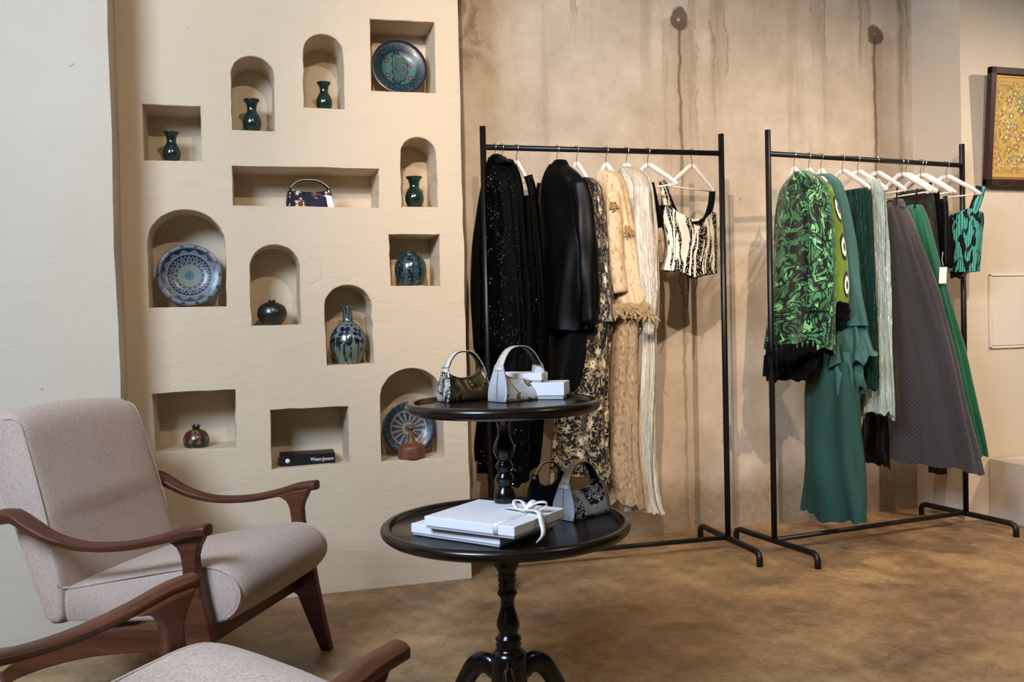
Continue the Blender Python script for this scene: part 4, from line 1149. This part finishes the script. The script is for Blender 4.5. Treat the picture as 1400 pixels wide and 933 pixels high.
def lathe_thing(name, label, cat, px, y_bot, y_top, prof, mat, off, grp=None, zf=None, part='body', n=44):
    """prof = (radius px, y px) from the foot up; stands off metres behind the niche wall face"""
    Y = YN + off; b = at_y(px, y_bot, Y); sc = depth(b) / FPX
    z0 = zf if zf is not None else b[2]
    t = tag(empty(name, (b[0], b[1], z0)), label, cat, grp)
    H = at_y(px, y_top, Y)[2] - z0; y0, y1 = prof[0][1], prof[-1][1]
    pr = [(max(r, .01) * sc, (yy - y0) / (y1 - y0) * H) for r, yy in prof]
    Q = catmull([(r, z, 0) for r, z in pr], 60)
    pts = [(max(q[0], .0004), q[1]) for q in Q]
    rt, zt = pts[-1]
    pts += [(rt * .86, zt - .001), (rt * .72, zt - .012), (.001, zt - .02)]
    link(part, lathe_me([(.001, 0)] + pts, n, cap=False), mat, t)
    return t, sc
GV = 'dark green glazed vases in the niches'
vp = lambda k, top, bot: [(k * .62, bot), (k * .66, bot - .05 * (bot - top)), (k * .94, bot - .22 * (bot - top)), (k, bot - .37 * (bot - top)), (k * .84, bot - .53 * (bot - top)), (k * .55, bot - .66 * (bot - top)),
                         (k * .52, bot - .76 * (bot - top)), (k * .64, bot - .89 * (bot - top)), (k * .84, bot - .96 * (bot - top)), (k * .88, bot - .985 * (bot - top)), (k * .87, top)]
lathe_thing('vase', 'short green vase in the upper square niche', 'vase', 235, 219, 181, vp(12.2, 181, 219), M['green_glaze'], .09, GV, niche_floor('vase_square'))
lathe_thing('vase', 'slender green vase in the arched niche above the long niche', 'vase', 345, 178, 136.5, vp(12.4, 136.5, 178), M['green_glaze'], .09, GV, niche_floor('vase_a'))
lathe_thing('vase', 'smallest green vase in the topmost arched niche', 'vase', 443.5, 147.5, 113, vp(10.8, 113, 147.5), M['green_glaze'], .09, GV, niche_floor('vase_b'))
lathe_thing('vase', 'green vase in the narrow arched niche nearest the bare concrete', 'vase', 567, 283, 242, vp(12.8, 242, 283), M['green_glaze'], .09, GV, niche_floor('vase_c'))
t, sc = lathe_thing('round_pot', 'round blue painted pot with short neck in the small square niche', 'pot', 562, 390, 345.5,
    [(12, 390), (16, 388), (20, 379), (21.8, 369), (20, 358), (14, 351), (10.5, 349.5), (10, 347.5), (11.5, 345.5)], M['blue_painted'], .09, None, niche_floor('pot'))
t, sc = lathe_thing('pomegranate_pot', 'blackish green pomegranate shaped pot in an arched niche', 'pot', 372.5, 446, 413,
    [(8, 446), (14, 443), (19, 434), (20, 428), (17, 419), (10, 414), (5, 412.5)], M['dark_glaze'], .09, None, niche_floor('dark_pot'))
def crown(t, sc, z, r, h, mat, teeth=6):
    n = teeth * 2; v, f = [], []
    for k in range(n):
        a = 2 * PI * k / n; v.append((r * .8 * math.cos(a), r * .8 * math.sin(a), z)); hh = h if k % 2 == 0 else h * .45
        v.append((r * 1.15 * math.cos(a), r * 1.15 * math.sin(a), z + hh))
    for k in range(n):
        j = (k + 1) % n; f.append((2*k, 2*j, 2*j+1, 2*k+1))
    o = link('crown', mesh_from(v, f, sm=False), mat, t); s = o.modifiers.new('s', 'SOLIDIFY'); s.thickness = .002
zt = at_y(372.5, 414, YN + .09)[2] - niche_floor('dark_pot'); crown(t, sc, zt - .006, 4.5 * sc, .020, M['dark_glaze'])
lathe_thing('bottle_vase', 'tall grey bottle vase painted with dark irises', 'vase', 477, 498.5, 418.5,
    [(15.5, 498.5), (16, 495), (20, 488), (24.5, 476), (25, 468), (22, 456), (15, 446), (8, 440), (6.5, 432), (6.7, 424), (8.2, 419.5), (8, 418.5)], M['iris_glaze'], .09, None, niche_floor('bottle'))
t, sc = lathe_thing('pomegranate_ornament', 'small red painted pomegranate ornament with crown in the low square niche', 'ornament', 269, 616, 587,
    [(10, 616), (14, 613), (17, 605), (17, 599), (13, 591), (8, 588), (4.5, 587)], M['pomegranate'], .09)
crown(t, sc, at_y(269, 588, YN + .09)[2] - at_y(269, 616, YN + .09)[2] - .003, 5 * sc, 9.5 * sc, M['pom_crown'])
b = at_y(563, 628, YN + .06)
t, sc = lathe_thing('wooden_bottle', 'turned reddish wooden bottle standing before the wheel patterned plate', 'bottle', 563, 627.5, 580.5,
    [(18, 627.5), (18.5, 624), (18.3, 612), (16, 609), (9, 607.5), (5, 603), (3.4, 594), (3.2, 588), (5.8, 586), (6, 583.5), (3.5, 582), (3, 580.5)], M['turned_wood'], .05, None, niche_floor('wheel_plate'))

def plate_mat(kind):
    m = Mat(kind + '_plate_glaze', .34, spec=.5, coat=.12); c = m.tc(); r, a = m.polar(c)
    fine = m.noise(c, 160, 3, .6, .8)
    def ring(lo, hi): return r.gt(lo) * r.lt(hi)
    if kind == 'paisley':
        col = m.mix(m.noise(c, 30, 4), '#2c5354', '#3b6767')
        col = m.mix(r.gt(.084), col, m.mix(fine.gt(.5), '#080f1c', '#27464d')); col = m.mix(ring(.078, .087), col, '#122a35'); col = m.mix(r.gt(.116), col, '#140f2a')
        x, y, z = m.sep(c); px_ = x + (y * y) * 3.0 - .006
        pr = ((px_ / .038) * (px_ / .038) + (y / .078) * (y / .078)).pow(.5)
        pz = m.math('ARCTAN2', y * .5, px_)
        edge = pr + ((pz * 12.0).cos() * .08)
        col = m.mix(edge.lt(1.0), col, '#0a1d1f'); col = m.mix(pr.lt(.86), col, m.mix(m.noise(c, 220, 2, .5, 1.2).gt(.5), '#0c2020', '#3a605b')); col = m.mix(ring(0, .5) * pr.lt(.35), col, '#254a46')
        for fx, fy in ((-.055, .035), (-.052, -.035), (.058, .018), (.05, -.045)):
            dx, dy = x - fx, y - fy; q = (dx * dx + dy * dy).pow(.5); an = m.math('ARCTAN2', dy, dx)
            col = m.mix(q.lt((an * 3.0).cos().abs() * .006 + .008), col, '#4a2a26'); col = m.mix(q.lt(.003), col, '#b98a7a')
    elif kind == 'star':
        col = m.mix(fine, '#46545e', '#66727a')
        def zig(n, base, amp, w):  return (r - base - ((a * n / (2 * PI)).frac() - .5).abs() * 2 * amp).abs().lt(w)
        s1 = ((a * 14 / (2 * PI)).frac() - .5).abs() * 2
        col = m.mix(ring(.085, .128) * (r.lt(.113) * r.gt(.098 + s1 * .012 - .004)), col, '#0a1026')
        s2 = ((a * 14 / (2 * PI) + .5).frac() - .5).abs() * 2
        col = m.mix(ring(.114, .125) * s2.lt(.28), col, '#0c1330')
        body = ring(.045, .086)
        col = m.mix(body, col, m.mix((fine + s1 * .3).gt(.6), '#261c26', '#141c34'))
        col = m.mix(zig(16, .050, .030, .0030) * body, col, '#7b8585'); col = m.mix(zig(16, .080, -.022, .0022) * body, col, '#66727a')
        col = m.mix(r.lt(.047), col, m.mix(((a * 40.0).cos() * .5 + (r * 900).sin() * .5).gt(.2), '#465a50', '#768272'))
        col = m.mix(r.lt(.020), col, '#155055'); col = m.mix(r.lt(.006), col, '#0c2f52'); col = m.mix(ring(.086, .0885), col, '#868e92'); col = m.mix(r.gt(.127), col, '#170f1e')
    else:
        col = m.mix(fine, '#6b6a62', '#878275')
        seg = ((a * 16.0).cos() * .5 + .5)
        pet = ring(.030, .082)
        seg2 = ((a * 8.0).cos() * .5 + .5)
        col = m.mix(pet * seg.gt(.28), col, m.mix(seg2.gt(.5), '#213c45', '#1e1d40'))
        col = m.mix(ring(.056, .077) * seg.gt(.55) * seg2.lt(.5), col, '#34204f')
        col = m.mix(pet * seg.gt(.28) * fine.gt(.58), col, '#5f6a68')
        col = m.mix(ring(.088, .122), col, m.mix((fine + ((a * 24.0).cos()) * .05).gt(.5), '#101f33', '#2d4a57'))
        col = m.mix(ring(.082, .087), col, '#927f66'); col = m.mix(r.lt(.028), col, '#8a7860'); col = m.mix(r.lt(.018), col, '#3a5355'); col = m.mix(r.gt(.119), col, '#101b30')
    m.color(col); return m.m
def plate(name, label, px, py, rpx, key, kind, lean, depth_back):
    zf = niche_floor(key); Y = YN + depth_back; c = at_y(px, py, Y); R = rpx * depth(c) / FPX; s = R / .128
    t = tag(empty(name, (c[0], Y, zf)), label, 'plate', 'patterned plates in the niches')
    pr = [(.001, 0), (.06, 0), (.075, .004), (.085, .012), (.110, .018), (.126, .021), (.128, .0235), (.126, .025), (.110, .0215), (.086, .016), (.072, .0075), (.055, .0055), (.001, .005)]
    me = lathe_me([(r, z) for r, z in pr], 72, cap=False)
    o = link('dish', me, plate_mat(kind), t); o.scale = (s, s, s); o.rotation_euler = (PI / 2 - lean, 0, 0)
    o.location = (0, 0, R * math.cos(lean) + .004)
    return t
plate('plate', 'turquoise plate with dark paisley in the top square niche', 545, 92, 38.5, 'blue_plate', 'paisley', .16, .10)
plate('plate', 'blue and white star patterned plate in the large arched niche', 259.5, 381.5, 42.5, 'star_plate', 'star', .14, .12)
plate('plate', 'blue rimmed plate with wheel pattern in the lowest arched niche', 558, 588.5, 36.5, 'wheel_plate', 'wheel', .18, .13)

# book
zf = niche_floor('book')
a, b = at_y(383, 641, YN + .035), at_y(459, 634, YN + .035); ln = b[0] - a[0]
bk = tag(empty('book', ((a[0] + b[0]) / 2, YN + .055, zf + .001), -.035), 'dark hardback book lying flat in the low niche', 'book')
M['book_cover'] = Mat('black_book_cover', .45, spec=.4, color='#0e0e11').m
M['book_pages'] = Mat('aged_pages', .8, color='#8d7c60').m
M['white_print'] = Mat('white_print', .6, color='#e8e6e0').m
bh = .044
link('spine', box_me(ln, .004, bh, 0, -.0, bh / 2), M['book_cover'], bk)
link('cover', box_me(ln, .125, .003, 0, .0645, bh - .0015), M['book_cover'], bk)
link('cover', box_me(ln, .125, .003, 0, .0645, .0015), M['book_cover'], bk)
link('pages', box_me(ln - .008, .118, bh - .006, 0, .062, bh / 2), M['book_pages'], bk)
cu = bpy.data.curves.new('spine_title', 'FONT'); cu.body = 'West-Javant'; cu.size = .020; cu.align_x = 'LEFT'; cu.extrude = .0002
_tmp = bpy.data.objects.new('title_curve', cu); COL.objects.link(_tmp); bpy.context.view_layer.update()
_me = bpy.data.meshes.new_from_object(_tmp.evaluated_get(bpy.context.evaluated_depsgraph_get())); bpy.data.objects.remove(_tmp)
_me.materials.clear(); ti = link('spine_title', _me, M['white_print'], bk)
ti.rotation_euler = (PI / 2, 0, 0); ti.location = (ln * .05, -.0025, bh * .38); ti.scale = (.95, 1, 1)
lg = link('publisher_mark', lathe_me([(.001, 0), (.009, 0), (.009, .0006), (.001, .0006)], 20, cap=False), M['white_print'], bk)
lg.rotation_euler = (PI / 2, 0, 0); lg.location = (-ln * .36, -.0022, bh * .5)

# ------------------------------------------------------------------ right wall: picture, hatch, plinth, socket box
fw_, fh_ = .50, .60
def picture():
    zb = at_y(1344, 254, YR - .03)[2]; xl = at_y(1345, 252, YR - .03)[0]
    t = tag(empty('picture_frame', (xl, YR - .032, zb)), 'dark wooden framed gold carpet pattern picture leaning from its hook', 'picture')
    t.rotation_euler = (math.radians(4.2), 0, 0)
    W, Hh, b = fw_, fh_, .036
    for nm, s in (('frame_rail', (W, .03, b, W / 2, 0, b / 2)), ('frame_rail', (W, .03, b, W / 2, 0, Hh - b / 2)), ('frame_rail', (b, .03, Hh, b / 2, 0, Hh / 2)), ('frame_rail', (b, .03, Hh, W - b / 2, 0, Hh / 2))):
        bevel(link(nm, box_me(*s), M['frame_wood'], t), .004)
    m = Mat('gold_floral_print', .55, spec=.3); c = m.tc(); x, y, z = m.sep(c); uv = m.comb(x, z); w = m.warp(uv, 14, .02)
    ex = (x - W / 2).abs(); ez = (z - Hh / 2).abs(); inn = (W / 2 - b - ex).min(Hh / 2 - b - .016 - ez)
    col = m.mix(m.noise(uv, 8, 3), '#c09a3e', '#d8b963')
    vine = (m.noise(w, 16, 1, .4, 1.5) - .5).abs().lt(.03); col = m.mix(vine, col, '#dfcb8c')
    f, r = m.flower(w, 17, 6, .42, .7); rc = m.noise(uv, 11, 0); col = m.mix(f, col, m.mix(rc.gt(.52), '#9c6a44', '#6f8f6c')); col = m.mix(f * r.lt(.15), col, '#e8d494')
    f, r = m.flower(m.map(w, (1, 1, 1), (.3, .2, 0)), 30, 4, .3, .9); col = m.mix(f, col, '#a98a5a')
    band = inn.lt(.045) * inn.gt(.012); col = m.mix(band, col, m.mix(m.noise(uv, 60, 2).gt(.5), '#b58a4a', '#cfae6a'))
    col = m.mix(inn.lt(.012), col, '#d4ae5c'); m.color(col)
    link('artwork', box_me(W - 2 * b, .004, Hh - 2 * b, W / 2, .002, Hh / 2), m.m, t)
    g = Mat('dark_gold_edge', .4, metal=.5, color='#b98f45').m
    for zc in (b + .006, Hh - b - .006):
        link('gilt_edge', box_me(W - 2 * b, .007, .012, W / 2, 0, zc), g, t)
picture()
p0, p1 = at_y(1351, 375, YR), at_y(1351, 477, YR)
t = tag(empty('access_hatch', (p0[0], YR, p1[2])), 'cream access hatch set in the wall under the picture', 'hatch')
hw_, hh_ = .46, p0[2] - p1[2]
for s in ((hw_, .012, .012, hw_/2, -.006, .006), (hw_, .012, .012, hw_/2, -.006, hh_ - .006), (.012, .012, hh_, .006, -.006, hh_/2), (.012, .012, hh_, hw_ - .006, -.006, hh_/2)):
    bevel(link('hatch_frame', box_me(*s), M['panel_paint'], t), .003)
bevel(link('hatch_door', box_me(hw_ - .03, .008, hh_ - .03, hw_/2, -.004, hh_/2), M['panel_paint'], t), .002)
pl = tag(empty('plinth', (3.762, YR - .004, 0)), 'low warm grey display plinth beside the end post of the green rack', 'plinth')
bevel(link('body', box_me(.9, .9, .318, .45, -.45, .159), M['plinth_paint'], pl), .006)
sb = tag(empty('wall_box', (XR - .002, 4.015, .255)), 'small black box fixed low on the wall behind the tulle skirts', 'socket box')
bevel(link('body', box_me(.05, .085, .058, -.025, 0, 0), M['black_plastic'], sb), .004)
o = link('dial', lathe_me([(.014, 0), (.014, .004), (.010, .006), (.001, .006)], 20), M['black_plastic'], sb); o.rotation_euler = (0, -PI / 2, 0); o.location = (-.05, 0, 0)
